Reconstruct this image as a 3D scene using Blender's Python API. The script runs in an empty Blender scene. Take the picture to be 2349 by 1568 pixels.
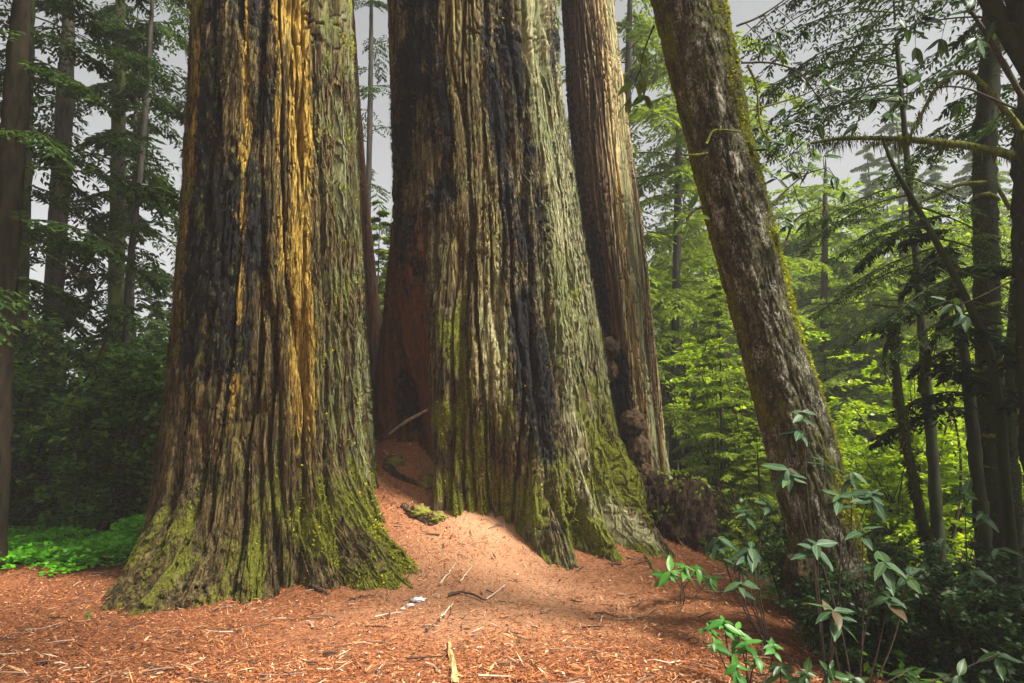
import bpy, math, random
import numpy as np
from mathutils import Vector, Matrix, Quaternion

# ------------------------------------------------------------------ camera, sky, sun, exposure
SC = bpy.context.scene
COL = SC.collection
PITCH = math.radians(8.0)
HFOV = math.radians(70.0)
CAMZ = 1.6
cam_d = bpy.data.cameras.new('camera')
cam_d.sensor_width = 36.0
cam_d.angle = HFOV
cam_d.clip_start = 0.05
cam_d.clip_end = 1000
cam = bpy.data.objects.new('camera', cam_d)
COL.objects.link(cam)
cam.location = (0, 0, CAMZ)
cam.rotation_euler = (math.pi/2 + PITCH, 0, 0)
SC.camera = cam

SUN_DIR = Vector((0.55, -0.30, 0.78)).normalized()      # towards the sun
world = bpy.data.worlds.new('World')
SC.world = world
world.use_nodes = True
wt = world.node_tree
sky = wt.nodes.new('ShaderNodeTexSky')
sky.sky_type = 'NISHITA'
sky.sun_disc = False
sky.sun_elevation = math.asin(SUN_DIR.z)
sky.sun_rotation = math.atan2(SUN_DIR.x, SUN_DIR.y)
sky.air_density = 1.0
sky.dust_density = 4.0
hs = wt.nodes.new('ShaderNodeHueSaturation')            # overcast: grey cloud instead of blue
hs.inputs['Saturation'].default_value = 0.10
wt.links.new(sky.outputs[0], hs.inputs['Color'])
bg = wt.nodes['Background']
bg.inputs['Strength'].default_value = 0.065
wt.links.new(hs.outputs[0], bg.inputs['Color'])

sun_d = bpy.data.lights.new('sun', 'SUN')
sun_d.energy = 5.0
sun_d.angle = math.radians(15)
sun_d.color = (1.0, 0.95, 0.86)
sun = bpy.data.objects.new('sun', sun_d)
COL.objects.link(sun)
sun.rotation_euler = SUN_DIR.to_track_quat('Z', 'Y').to_euler()
sun.location = (10, -10, 60)

SC.view_settings.view_transform = 'Standard'
SC.view_settings.look = 'None'
SC.view_settings.exposure = 1.3
SC.view_settings.gamma = 1.0
SC.view_settings.use_curve_mapping = False
SC.render.engine = 'CYCLES'
SC.cycles.use_denoising = True
SC.cycles.max_bounces = 6
SC.cycles.diffuse_bounces = 3
SC.cycles.transmission_bounces = 4
SC.cycles.volume_bounces = 1
SC.cycles.use_adaptive_sampling = True
SC.cycles.adaptive_threshold = 0.015

# ------------------------------------------------------------------ helpers
W, H = 2349.0, 1568.0
FX = 0.5*W/math.tan(HFOV/2)
CP, SP = math.cos(PITCH), math.sin(PITCH)

def P(px, py, Y):
    """a point of the place at distance Y in front of the camera that is seen at px, py"""
    a = (px - W/2)/FX
    b = (H/2 - py)/FX
    t = Y/(CP - b*SP)
    return np.array([a*t, Y, CAMZ + t*(SP + b*CP)])

def zpy(py, Y):
    return P(W/2, py, Y)[2]

rng = np.random.default_rng(7)
random.seed(7)

_perm = np.random.default_rng(3).permutation(256)
_perm = np.concatenate([_perm, _perm, _perm])
_g = np.random.default_rng(4).normal(size=(256, 3))
_g /= np.linalg.norm(_g, axis=1)[:, None]

def perlin(x, y, z, seed=0):
    x, y, z = np.broadcast_arrays(x, y, z)
    x = x + seed*17.31; y = y + seed*5.77; z = z + seed*9.13
    xi = np.floor(x).astype(np.int64); yi = np.floor(y).astype(np.int64); zi = np.floor(z).astype(np.int64)
    xf, yf, zf = x - xi, y - yi, z - zi
    u = xf*xf*xf*(xf*(xf*6 - 15) + 10); v = yf*yf*yf*(yf*(yf*6 - 15) + 10); w = zf*zf*zf*(zf*(zf*6 - 15) + 10)
    xi &= 255; yi &= 255; zi &= 255
    def c(dx, dy, dz):
        h = _perm[(_perm[(_perm[(xi + dx) & 255] + yi + dy) & 255] + zi + dz) & 255]
        g = _g[h]
        return g[..., 0]*(xf - dx) + g[..., 1]*(yf - dy) + g[..., 2]*(zf - dz)
    def l(a, b, t): return a + t*(b - a)
    return 1.5*l(l(l(c(0,0,0), c(1,0,0), u), l(c(0,1,0), c(1,1,0), u), v),
                 l(l(c(0,0,1), c(1,0,1), u), l(c(0,1,1), c(1,1,1), u), v), w)

def fbm(x, y, z, seed=0, octv=3):
    s = 0; a = 1; f = 1; n = 0
    for i in range(octv):
        s = s + a*perlin(x*f, y*f, z*f, seed + i); n += a; a *= 0.5; f *= 2.03
    return s/n

def sstep(a, b, x):
    t = np.clip((x - a)/(b - a), 0, 1)
    return t*t*(3 - 2*t)

def mesh_np(name, verts, quads, attrs=None, smooth=False):
    verts = np.asarray(verts, dtype=np.float32).reshape(-1, 3)
    quads = np.asarray(quads, dtype=np.int32)
    k = quads.shape[1]
    me = bpy.data.meshes.new(name)
    me.vertices.add(len(verts)); me.vertices.foreach_set('co', verts.ravel())
    me.loops.add(quads.size); me.loops.foreach_set('vertex_index', quads.ravel())
    me.polygons.add(len(quads))
    me.polygons.foreach_set('loop_start', np.arange(0, quads.size, k, dtype=np.int32))
    me.polygons.foreach_set('loop_total', np.full(len(quads), k, dtype=np.int32))
    me.polygons.foreach_set('use_smooth', np.full(len(quads), smooth))
    if attrs:
        for an, arr in attrs.items():
            at = me.attributes.new(an, 'FLOAT_COLOR', 'POINT')
            d = np.ones((len(verts), 4), dtype=np.float32); d[:, :arr.shape[1]] = arr
            at.data.foreach_set('color', d.ravel())
    me.update()
    return me

class MB:
    """collects quads"""
    def __init__(s): s.v = []; s.q = []; s.n = 0
    def add(s, v, q):
        v = np.asarray(v, dtype=float).reshape(-1, 3)
        s.v.append(v); s.q.append(np.asarray(q, dtype=np.int64) + s.n); s.n += len(v)
    def tube(s, pts, rad, n=6, jit=0.0):
        pts = np.asarray(pts, dtype=float); m = len(pts)
        rad = np.broadcast_to(np.asarray(rad, dtype=float), (m,))
        tan = np.gradient(pts, axis=0); tan /= np.linalg.norm(tan, axis=1)[:, None] + 1e-9
        ref = np.array([0.0, 0, 1]) if abs(tan[m//2][2]) < 0.85 else np.array([0.0, 1, 0])
        a = np.cross(tan, ref); a /= np.linalg.norm(a, axis=1)[:, None] + 1e-9
        b = np.cross(tan, a)
        th = np.arange(n)*2*math.pi/n
        r = rad[:, None]*(1 + jit*rng.normal(size=(m, n)))
        v = pts[:, None, :] + r[..., None]*(np.cos(th)[None, :, None]*a[:, None, :] + np.sin(th)[None, :, None]*b[:, None, :])
        i = np.arange(m - 1)[:, None]*n; j = np.arange(n)[None, :]; j2 = (j + 1) % n
        q = np.stack([i + j, i + j2, i + n + j2, i + n + j], -1).reshape(-1, 4)
        s.add(v, q)
        if n == 6:      # end caps
            for e, o in ((0, 1), ((m - 1)*n, 0)):
                s.q.append(np.array([[e, e + 1, e + 2, e + 3], [e, e + 3, e + 4, e + 5]]) + s.n - m*n)
    def kites(s, c, d, nrm, ln, wd, mid=0.4):
        """pointed leaf-like quads: base c, direction d, normal nrm"""
        c = np.asarray(c, float); m = len(c)
        if m == 0: return
        d = d/(np.linalg.norm(d, axis=1)[:, None] + 1e-9)
        sd = np.cross(d, nrm); sd /= np.linalg.norm(sd, axis=1)[:, None] + 1e-9
        ln = np.broadcast_to(ln, (m,))[:, None]; wd = np.broadcast_to(wd, (m,))[:, None]
        v = np.stack([c, c + d*ln*mid + sd*wd*0.5, c + d*ln, c + d*ln*mid - sd*wd*0.5], 1)
        s.add(v, np.arange(4*m).reshape(m, 4))
    def mesh(s, name, off=(0, 0, 0), smooth=False):
        return mesh_np(name, np.concatenate(s.v) - np.asarray(off), np.concatenate(s.q), smooth=smooth)

def link(name, me, mat, parent=None, loc=None):
    o = bpy.data.objects.new(name, me)
    COL.objects.link(o)
    if mat is not None and me is not None and len(me.materials) == 0:
        me.materials.append(mat)
    if parent is not None: o.parent = parent
    if loc is not None: o.location = loc
    return o

def tag(o, label=None, cat=None, group=None, kind=None):
    if label: o['label'] = label
    if cat: o['category'] = cat
    if group: o['group'] = group
    if kind: o['kind'] = kind
    return o

def thing(name, label, cat, loc=(0, 0, 0), group=None, rz=0.0, sc=1.0):
    o = bpy.data.objects.new(name, None)
    COL.objects.link(o)
    o.empty_display_size = 0.2
    o.location = loc
    o.rotation_euler = (0, 0, rz)
    o.scale = (sc, sc, sc)
    return tag(o, label, cat, group)

def copy_tree(o, parent=None):
    c = o.copy(); COL.objects.link(c); c.parent = parent
    for ch in o.children: copy_tree(ch, c)
    return c

def unit(v):
    v = np.asarray(v, float)
    return v/(np.linalg.norm(v) + 1e-9)

def rand_dirs(n):
    d = rng.normal(size=(n, 3))
    return d/np.linalg.norm(d, axis=1)[:, None]

def bez(pts, n):
    """smooth curve through points (Catmull-Rom)"""
    p = np.asarray(pts, float)
    p = np.vstack([2*p[0] - p[1], p, 2*p[-1] - p[-2]])
    out = []
    m = len(p) - 3
    for t in np.linspace(0, m - 1e-6, n):
        i = int(t); u = t - i
        a, b, c, d = p[i:i + 4]
        out.append(0.5*((2*b) + (-a + c)*u + (2*a - 5*b + 4*c - d)*u*u + (-a + 3*b - 3*c + d)*u**3))
    return np.array(out)

# ------------------------------------------------------------------ materials
class NT:
    def __init__(s, name):
        s.m = bpy.data.materials.new(name); s.m.use_nodes = True
        s.t = s.m.node_tree; s.N = s.t.nodes; s.L = s.t.links
        s.b = s.N['Principled BSDF']; s.out = s.N['Material Output']
        s.b.inputs['Roughness'].default_value = 0.85
        s.b.inputs['Specular IOR Level'].default_value = 0.25
    def n(s, kind, **kw):
        o = s.N.new(kind)
        for k, v in kw.items():
            if k.startswith('i_'):
                key = k[2:]
                key = int(key) if key.isdigit() else key.replace('_', ' ')
                o.inputs[key].default_value = v
            else: setattr(o, k, v)
        return o
    def l(s, a, b): s.L.new(a, b)
    def coords(s, scale, kind='Object'):
        tc = s.n('ShaderNodeTexCoord'); mp = s.n('ShaderNodeMapping')
        mp.inputs['Scale'].default_value = scale
        s.l(tc.outputs[kind], mp.inputs['Vector'])
        return mp.outputs[0]
    def noise(s, vec, scale, detail=4, rough=0.6, dist=0.0):
        o = s.n('ShaderNodeTexNoise')
        o.inputs['Scale'].default_value = scale; o.inputs['Detail'].default_value = detail
        o.inputs['Roughness'].default_value = rough; o.inputs['Distortion'].default_value = dist
        if vec is not None: s.l(vec, o.inputs['Vector'])
        return o.outputs[0]
    def ramp(s, fac, stops):
        o = s.n('ShaderNodeValToRGB'); e = o.color_ramp.elements
        while len(e) < len(stops): e.new(0.5)
        for el, (p, c) in zip(e, stops): el.position = p; el.color = (*c, 1)
        s.l(fac, o.inputs[0])
        return o.outputs[0]
    def mix(s, fac, a, b, mode='MIX'):
        o = s.n('ShaderNodeMix', data_type='RGBA', blend_type=mode)
        for v, i in ((fac, 0), (a, 6), (b, 7)):
            if isinstance(v, (int, float)): o.inputs[i].default_value = v
            elif isinstance(v, tuple): o.inputs[i].default_value = (*v, 1)
            else: s.l(v, o.inputs[i])
        return o.outputs[2]
    def math(s, op, a, b=0.0, clamp=False):
        o = s.n('ShaderNodeMath', operation=op, use_clamp=clamp)
        for v, i in ((a, 0), (b, 1)):
            if isinstance(v, (int, float)): o.inputs[i].default_value = v
            else: s.l(v, o.inputs[i])
        return o.outputs[0]
    def bump(s, h, strength, dist):
        o = s.n('ShaderNodeBump'); o.inputs['Strength'].default_value = strength; o.inputs['Distance'].default_value = dist
        s.l(h, o.inputs['Height']); s.l(o.outputs[0], s.b.inputs['Normal'])
        return o.outputs[0]

def mat_bark(name, dark, mid, light, gold=(0.45, 0.285, 0.055), char=(0.010, 0.010, 0.010), moss=(0.18, 0.19, 0.018), pale=(0.40, 0.40, 0.20), stretch=0.11, fs=40, ps=26):
    """fibrous bark; colour layers come from the vertex masks  masks=(char, moss, gold)  masks2=(pale, red, -)"""
    t = NT(name)
    st = t.coords((1, 1, stretch)); iso = t.coords((1, 1, 1))
    f1 = t.noise(st, fs, 6, 0.75, 0.3)
    f2 = t.noise(st, fs*0.28, 4, 0.6, 0.4)
    base = t.ramp(t.math('ADD', t.math('MULTIPLY', f1, 0.6), t.math('MULTIPLY', f2, 0.4)), [(0.40, dark), (0.50, mid), (0.59, light)])
    at = t.n('ShaderNodeVertexColor', layer_name='masks'); sp = t.n('ShaderNodeSeparateColor'); t.l(at.outputs[0], sp.inputs[0])
    a2 = t.n('ShaderNodeVertexColor', layer_name='masks2'); s2 = t.n('ShaderNodeSeparateColor'); t.l(a2.outputs[0], s2.inputs[0])
    def broken(mask, vec, sc, lo=0.38, hi=0.62, detail=6, amp=1.6):
        n = t.noise(vec, sc, detail, 0.75)
        v = t.math('ADD', mask, t.math('MULTIPLY', t.math('SUBTRACT', n, 0.5), amp))
        mr = t.n('ShaderNodeMapRange'); mr.inputs[1].default_value = lo; mr.inputs[2].default_value = hi
        t.l(v, mr.inputs[0]); return mr.outputs[0]
    red = (0.24, 0.105, 0.042)
    c = t.mix(t.math('MULTIPLY', broken(s2.outputs[1], st, 20), 0.85), base, t.mix(f1, (0.13, 0.045, 0.018), red))
    c = t.mix(broken(sp.outputs[2], st, 30, amp=2.4), c, t.ramp(f1, [(0.36, tuple(x*0.10 for x in gold)), (0.47, tuple(x*0.6 for x in gold)), (0.60, tuple(min(1, x*1.5) for x in gold))]))
    c = t.mix(broken(s2.outputs[0], st, ps), c, t.ramp(f1, [(0.36, tuple(x*0.12 for x in pale)), (0.47, tuple(x*0.6 for x in pale)), (0.60, pale)]))
    c = t.mix(t.math('MULTIPLY', broken(s2.outputs[2], t.coords((1, 1, 0.4)), 30, amp=2.6), 0.8), c, t.mix(t.noise(iso, 70, 3), (0.09, 0.105, 0.045), (0.29, 0.34, 0.16)))
    c = t.mix(broken(sp.outputs[0], t.coords((1, 1, 0.5)), 22, amp=3.0), c, t.mix(t.noise(iso, 60, 3), char, tuple(x*2.4 for x in char)))
    mossc = t.ramp(t.noise(iso, 45, 4), [(0.3, tuple(x*0.35 for x in moss)), (0.52, moss), (0.72, tuple(x*2.1 for x in moss))])
    c = t.mix(t.math('MULTIPLY', broken(sp.outputs[1], t.coords((1, 1, 0.22)), 20, 0.45, 0.75, amp=2.6), 0.9), c, mossc)
    t.l(c, t.b.inputs['Base Color'])
    t.b.inputs['Roughness'].default_value = 0.9
    t.b.inputs['Specular IOR Level'].default_value = 0.15
    t.bump(t.math('ADD', f1, t.math('ADD', t.math('MULTIPLY', t.noise(iso, 90, 3), 0.4), t.math('MULTIPLY', t.noise(st, fs*2.6, 4, 0.8), 0.7))), 1.0, 0.03)
    return t.m

def mat_leaf(name, ramp, trans=0.45, rough=0.45, spec=0.4, objvar=0.25, tcol=None, rib=False):
    t = NT(name)
    g = t.n('ShaderNodeNewGeometry'); oi = t.n('ShaderNodeObjectInfo')
    r = t.math('ADD', t.math('MULTIPLY', g.outputs['Random Per Island'], 1 - objvar), t.math('MULTIPLY', oi.outputs['Random'], objvar))
    c = t.ramp(r, ramp)
    if rib:
        tc = t.n('ShaderNodeTexCoord'); sx = t.n('ShaderNodeSeparateXYZ'); t.l(tc.outputs['Object'], sx.inputs[0])
        ax_ = t.math('ABSOLUTE', sx.outputs[0])
        mid = t.math('LESS_THAN', ax_, 0.016)
        side = t.math('LESS_THAN', t.math('FRACT', t.math('MULTIPLY', t.math('SUBTRACT', sx.outputs[1], t.math('MULTIPLY', ax_, 0.9)), 9.0)), 0.14)
        c = t.mix(t.math('MULTIPLY', t.math('MAXIMUM', mid, t.math('MULTIPLY', side, 0.45)), 0.5), c, (0.20, 0.28, 0.12))
        c = t.mix(t.ramp(t.noise(tc.outputs['Object'], 5.0, 4), [(0.60, (0, 0, 0)), (0.72, (0.7, 0.7, 0.7))]), c, (0.14, 0.10, 0.03))
    t.l(c, t.b.inputs['Base Color'])
    t.b.inputs['Roughness'].default_value = rough
    t.b.inputs['Specular IOR Level'].default_value = spec
    tr = t.n('ShaderNodeBsdfTranslucent')
    t.l(t.mix(1.0, c, tcol or (1.0, 1.0, 0.35), 'MULTIPLY') if True else c, tr.inputs['Color'])
    ms = t.n('ShaderNodeMixShader'); ms.inputs[0].default_value = trans
    t.l(t.b.outputs[0], ms.inputs[1]); t.l(tr.outputs[0], ms.inputs[2]); t.l(ms.outputs[0], t.out.inputs['Surface'])
    return t.m

def mat_wood(name, a, b, scale=20, stretch=(1, 1, 1), moss=None, bump=0.01):
    t = NT(name)
    v = t.coords(stretch)
    n1 = t.noise(v, scale, 5, 0.65)
    c = t.ramp(n1, [(0.32, a), (0.68, b)])
    if moss:
        c = t.mix(t.ramp(t.noise(v, scale*0.35, 4), [(0.42, (0, 0, 0)), (0.55, (1, 1, 1))]), c, moss)
    t.l(c, t.b.inputs['Base Color'])
    t.bump(n1, 0.7, bump)
    return t.m

def mat_litter(name, stops):
    t = NT(name)
    g = t.n('ShaderNodeNewGeometry')
    c = t.ramp(g.outputs['Random Per Island'], stops)
    t.l(c, t.b.inputs['Base Color'])
    return t.m

M_RED1 = mat_bark('bark_redwood_charred', (0.014, 0.010, 0.005), (0.078, 0.053, 0.020), (0.27, 0.20, 0.075))
M_RED2 = mat_bark('bark_redwood_burnt', (0.018, 0.012, 0.007), (0.090, 0.064, 0.027), (0.29, 0.22, 0.10), gold=(0.36, 0.28, 0.095), pale=(0.58, 0.54, 0.28))
M_RED3 = mat_bark('bark_redwood_ridged', (0.022, 0.012, 0.007), (0.11, 0.064, 0.032), (0.32, 0.22, 0.11), gold=(0.50, 0.37, 0.17), stretch=0.03, fs=30)
M_REDB = mat_bark('bark_redwood_dark', (0.020, 0.009, 0.006), (0.060, 0.026, 0.014), (0.12, 0.06, 0.03), stretch=0.05)
M_OAK = mat_bark('bark_tanoak', (0.014, 0.013, 0.006), (0.046, 0.043, 0.020), (0.12, 0.11, 0.055), pale=(0.55, 0.52, 0.40), moss=(0.12, 0.13, 0.012), stretch=0.5, fs=38, ps=75)
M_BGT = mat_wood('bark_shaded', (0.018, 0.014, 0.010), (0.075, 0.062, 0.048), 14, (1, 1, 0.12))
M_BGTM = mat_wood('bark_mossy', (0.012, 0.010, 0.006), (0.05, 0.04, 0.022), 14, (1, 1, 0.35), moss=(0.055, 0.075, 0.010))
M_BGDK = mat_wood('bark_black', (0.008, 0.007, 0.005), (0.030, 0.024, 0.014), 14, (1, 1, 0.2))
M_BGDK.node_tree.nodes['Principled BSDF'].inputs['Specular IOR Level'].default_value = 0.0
M_BGMD = mat_wood('bark_mossy_silhouette', (0.006, 0.006, 0.004), (0.024, 0.020, 0.011), 14, (1, 1, 0.35), moss=(0.022, 0.030, 0.005))  # darker copy of the mossy bark; silhouette shade put into its colour
M_TWIG = mat_wood('twig_wood', (0.02, 0.014, 0.009), (0.07, 0.05, 0.03), 30)
M_MOSSTWIG = mat_wood('mossy_wood', (0.045, 0.05, 0.008), (0.17, 0.19, 0.02), 25)
M_BURL = mat_bark('bark_burl', (0.025, 0.015, 0.009), (0.10, 0.066, 0.036), (0.25, 0.17, 0.09), stretch=0.7, fs=18)
M_STUMP = mat_bark('rotten_wood', (0.013, 0.009, 0.006), (0.050, 0.034, 0.020), (0.15, 0.10, 0.055), stretch=0.5, fs=16)
M_CHUNK = mat_wood('crumbling_wood', (0.05, 0.022, 0.012), (0.30, 0.15, 0.075), 14, moss=(0.16, 0.16, 0.02))
M_CON_D = mat_leaf('needles_dark', [(0.0, (0.012, 0.032, 0.006)), (0.5, (0.034, 0.070, 0.012)), (1.0, (0.075, 0.115, 0.020))], trans=0.40, rough=0.6, spec=0.15)
M_CON_K = mat_leaf('needles_black', [(0.0, (0.006, 0.014, 0.004)), (0.5, (0.014, 0.028, 0.007)), (1.0, (0.034, 0.052, 0.010))], trans=0.3, rough=0.7, spec=0.1)
M_CON_B = mat_leaf('needles_bright', [(0.0, (0.08, 0.13, 0.012)), (0.5, (0.18, 0.25, 0.022)), (1.0, (0.30, 0.36, 0.045))], trans=0.5, rough=0.6, spec=0.15)
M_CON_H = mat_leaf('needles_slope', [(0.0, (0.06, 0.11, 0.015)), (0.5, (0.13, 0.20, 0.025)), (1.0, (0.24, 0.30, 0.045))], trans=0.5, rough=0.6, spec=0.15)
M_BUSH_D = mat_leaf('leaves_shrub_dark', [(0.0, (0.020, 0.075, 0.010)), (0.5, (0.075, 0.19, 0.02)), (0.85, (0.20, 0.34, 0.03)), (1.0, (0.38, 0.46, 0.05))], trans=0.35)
M_BUSH_K = mat_leaf('leaves_shrub_shaded', [(0.0, (0.010, 0.028, 0.008)), (0.6, (0.026, 0.065, 0.014)), (1.0, (0.06, 0.12, 0.02))], trans=0.3)  # darker copy of the shrub leaves, the shade being in the colour
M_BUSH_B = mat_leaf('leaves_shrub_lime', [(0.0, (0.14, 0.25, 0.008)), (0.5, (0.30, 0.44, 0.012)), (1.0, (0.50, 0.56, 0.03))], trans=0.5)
M_SORREL = mat_leaf('leaves_sorrel', [(0.0, (0.05, 0.24, 0.010)), (0.5, (0.14, 0.50, 0.012)), (1.0, (0.30, 0.64, 0.02))], trans=0.45)
M_LEAF_G = mat_leaf('leaf_bluegreen', [(0.0, (0.016, 0.050, 0.020)), (0.6, (0.034, 0.085, 0.034)), (1.0, (0.075, 0.135, 0.045))], trans=0.25, rough=0.5, spec=0.25, objvar=0.8, rib=True)
M_LEAF_F = mat_leaf('leaf_fresh', [(0.0, (0.035, 0.17, 0.020)), (0.6, (0.06, 0.26, 0.025)), (1.0, (0.13, 0.36, 0.04))], trans=0.40, rough=0.4, spec=0.4, objvar=0.8, rib=True)
M_LEAF_B = mat_leaf('leaf_browned', [(0.0, (0.06, 0.04, 0.015)), (1.0, (0.16, 0.11, 0.04))], trans=0.3, objvar=0.8)
M_LEAF_D = mat_leaf('leaf_tanoak', [(0.0, (0.012, 0.040, 0.008)), (0.6, (0.030, 0.080, 0.014)), (1.0, (0.06, 0.13, 0.02))], trans=0.35, rough=0.4, spec=0.4, objvar=0.8, rib=True)
M_LEAF_Y = mat_leaf('leaf_yellowgreen', [(0.0, (0.07, 0.15, 0.010)), (0.6, (0.14, 0.22, 0.015)), (1.0, (0.20, 0.20, 0.02))], trans=0.55, objvar=0.8, rib=True)
M_MOSS = mat_leaf('moss_tufts', [(0.0, (0.10, 0.10, 0.006)), (0.5, (0.28, 0.29, 0.012)), (1.0, (0.52, 0.52, 0.04))], trans=0.30, rough=0.9, spec=0.05, objvar=0.0)
M_MOSSD = mat_leaf('moss_tufts_dark', [(0.0, (0.018, 0.026, 0.005)), (0.5, (0.050, 0.066, 0.010)), (1.0, (0.11, 0.13, 0.02))], trans=0.30, rough=0.9, spec=0.05, objvar=0.0)
M_LITTER = mat_litter('needle_litter', [(0.0, (0.05, 0.018, 0.009)), (0.22, (0.17, 0.052, 0.018)), (0.5, (0.35, 0.110, 0.032)), (0.75, (0.47, 0.165, 0.055)), (0.93, (0.58, 0.30, 0.13)), (1.0, (0.70, 0.50, 0.33))])
M_TWIGS = mat_litter('twig_litter', [(0.0, (0.03, 0.018, 0.012)), (0.5, (0.12, 0.07, 0.045)), (0.8, (0.30, 0.19, 0.12)), (1.0, (0.55, 0.42, 0.30))])
M_PALE = mat_wood('stick_pale', (0.36, 0.25, 0.15), (0.62, 0.50, 0.36), 30, (0.2, 1, 1))
M_DARKST = mat_wood('stick_dark', (0.035, 0.020, 0.013), (0.13, 0.08, 0.05), 30)
M_SLAB = mat_wood('bark_slab', (0.30, 0.15, 0.05), (0.62, 0.42, 0.18), 26, (1, 0.15, 1))
M_TISSUE = mat_wood('tissue', (0.45, 0.43, 0.42), (0.78, 0.78, 0.79), 22)

# ------------------------------------------------------------------ ground
ctrl = []
for px, py, Y in [(-500, 1568, 4.9), (0, 1568, 5.0), (600, 1568, 5.0), (1174, 1568, 4.95), (1650, 1568, 4.9),
                  (0, 1440, 6.6), (240, 1440, 6.6), (450, 1375, 7.4), (620, 1338, 7.9), (780, 1335, 7.8), (900, 1310, 7.9), (968, 1258, 8.3),
                  (-250, 1330, 9.0), (0, 1325, 9.0), (280, 1300, 9.4), (-250, 1228, 13), (150, 1225, 13),
                  (1000, 1190, 8.9), (940, 1110, 9.3), (895, 1008, 9.95), (985, 1015, 9.85), (1055, 1148, 9.2),
                  (1150, 1220, 8.8), (1250, 1282, 8.4), (1410, 1312, 8.2), (1530, 1365, 7.6),
                  (1174, 1400, 6.9), (900, 1420, 6.7), (1420, 1420, 6.7), (1640, 1385, 7.0), (1700, 1460, 6.1), (1900, 1500, 5.9)]:
    ctrl.append(P(px, py, Y))
ctrl += [np.array(c, float) for c in [(-3, 3, 0.02), (0, 3, 0), (3, 3, -0.05), (0, -3, 0), (-6, 0, 0), (6, 0, -0.3), (3.6, 5.0, -0.25), (4.6, 7, -0.6),
        (6.5, 9, -1.2), (8, 14, -1.6), (3.2, 9.5, -0.05), (3.0, 13, -0.5), (0.5, 14, 1.0), (-2.5, 13, 1.0), (-3, 16, 0.5), (-10, 9, 0.1), (-10, 20, 0.2), (0, 22, 0.2),
        (12, 22, -1.6), (9, 4, -1.0), (1.8, 12, 0.3), (-1.0, 11.5, 1.5), (-1.9, 11.6, 1.55)]]
ctrl = np.array(ctrl)
# thin-plate fit
def _tps(r): return np.where(r > 1e-9, r*r*np.log(r + 1e-12), 0.0)
_A = ctrl[:, :2]; _n = len(_A)
_K = _tps(np.linalg.norm(_A[:, None] - _A[None], axis=2)) + np.eye(_n)*0.03
_Pm = np.hstack([np.ones((_n, 1)), _A])
_S = np.vstack([np.hstack([_K, _Pm]), np.hstack([_Pm.T, np.zeros((3, 3))])])
_w = np.linalg.solve(_S, np.concatenate([ctrl[:, 2], np.zeros(3)]))

def ground_base(x, y):
    x = np.asarray(x, float); y = np.asarray(y, float)
    xs = np.clip(x, -13, 13); ys = np.clip(y, -4, 24)
    z = _w[_n] + _w[_n + 1]*xs + _w[_n + 2]*ys
    for i in range(_n):
        z = z + _w[i]*_tps(np.hypot(xs - _A[i, 0], ys - _A[i, 1]))
    # far hillside beyond the hollow on the right
    z = z + sstep(13, 42, y)*9.5*sstep(1.0, 7.0, x) + sstep(42, 95, y)*10*sstep(-5, 25, x) + sstep(25, 80, y)*1.5
    return z

def ground_z(x, y):
    z = ground_base(x, y)
    z = z + 0.035*perlin(np.asarray(x)*1.7, np.asarray(y)*1.7, 0.3, 1) + 0.018*perlin(np.asarray(x)*5, np.asarray(y)*5, 0.7, 2)
    return z

def axis(lo, hi, f0, f1, fine, far):
    mid = np.arange(f0, f1, fine)
    def out(a, b):
        n = 26; t = np.linspace(0, 1, n + 1)[1:]
        return a + (b - a)*(t**2.6)
    return np.concatenate([out(f0, lo)[::-1], mid, out(mid[-1], hi)])
xs = axis(-120, 120, -7.5, 6.0, 0.05, 1); ys = axis(-40, 140, 3.8, 13.0, 0.05, 1)
X, Y = np.meshgrid(xs, ys)
Z = ground_z(X, Y)
near = sstep(14, 11, Y)*sstep(9, 7, np.abs(X))
Z = Z + near*(0.010*perlin(X*14, Y*14, 0.2, 5) + 0.006*perlin(X*30, Y*30, 0.1, 6))
nx, ny = len(xs), len(ys)
idx = np.arange(nx*ny).reshape(ny, nx)
gq = np.stack([idx[:-1, :-1], idx[:-1, 1:], idx[1:, 1:], idx[1:, :-1]], -1).reshape(-1, 4)
t = NT('forest_floor')
v = t.coords((1, 1, 1))
n1 = t.noise(v, 1.1, 4, 0.6); n2 = t.noise(v, 26, 5, 0.7, 0.6); n3 = t.noise(v, 75, 3, 0.6)
duff = t.ramp(t.math('ADD', t.math('MULTIPLY', n2, 0.6), t.math('MULTIPLY', n3, 0.4)), [(0.33, (0.060, 0.022, 0.011)), (0.47, (0.20, 0.066, 0.024)), (0.60, (0.39, 0.145, 0.055)), (0.72, (0.52, 0.26, 0.12))])
soil = t.ramp(n2, [(0.35, (0.020, 0.018, 0.008)), (0.52, (0.055, 0.050, 0.016)), (0.65, (0.05, 0.09, 0.014))])
at = t.n('ShaderNodeVertexColor', layer_name='masks'); sp = t.n('ShaderNodeSeparateColor'); t.l(at.outputs[0], sp.inputs[0])
mk = t.math('ADD', sp.outputs[0], t.math('MULTIPLY', t.math('SUBTRACT', n2, 0.5), 0.8), True)
c = t.mix(mk, soil, duff)
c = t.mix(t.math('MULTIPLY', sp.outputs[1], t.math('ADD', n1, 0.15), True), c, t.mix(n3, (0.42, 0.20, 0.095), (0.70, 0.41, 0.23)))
t.l(c, t.b.inputs['Base Color'])
t.bump(t.math('ADD', n2, t.math('MULTIPLY', n3, 0.5)), 0.9, 0.03)
M_GROUND = t.m
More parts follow.
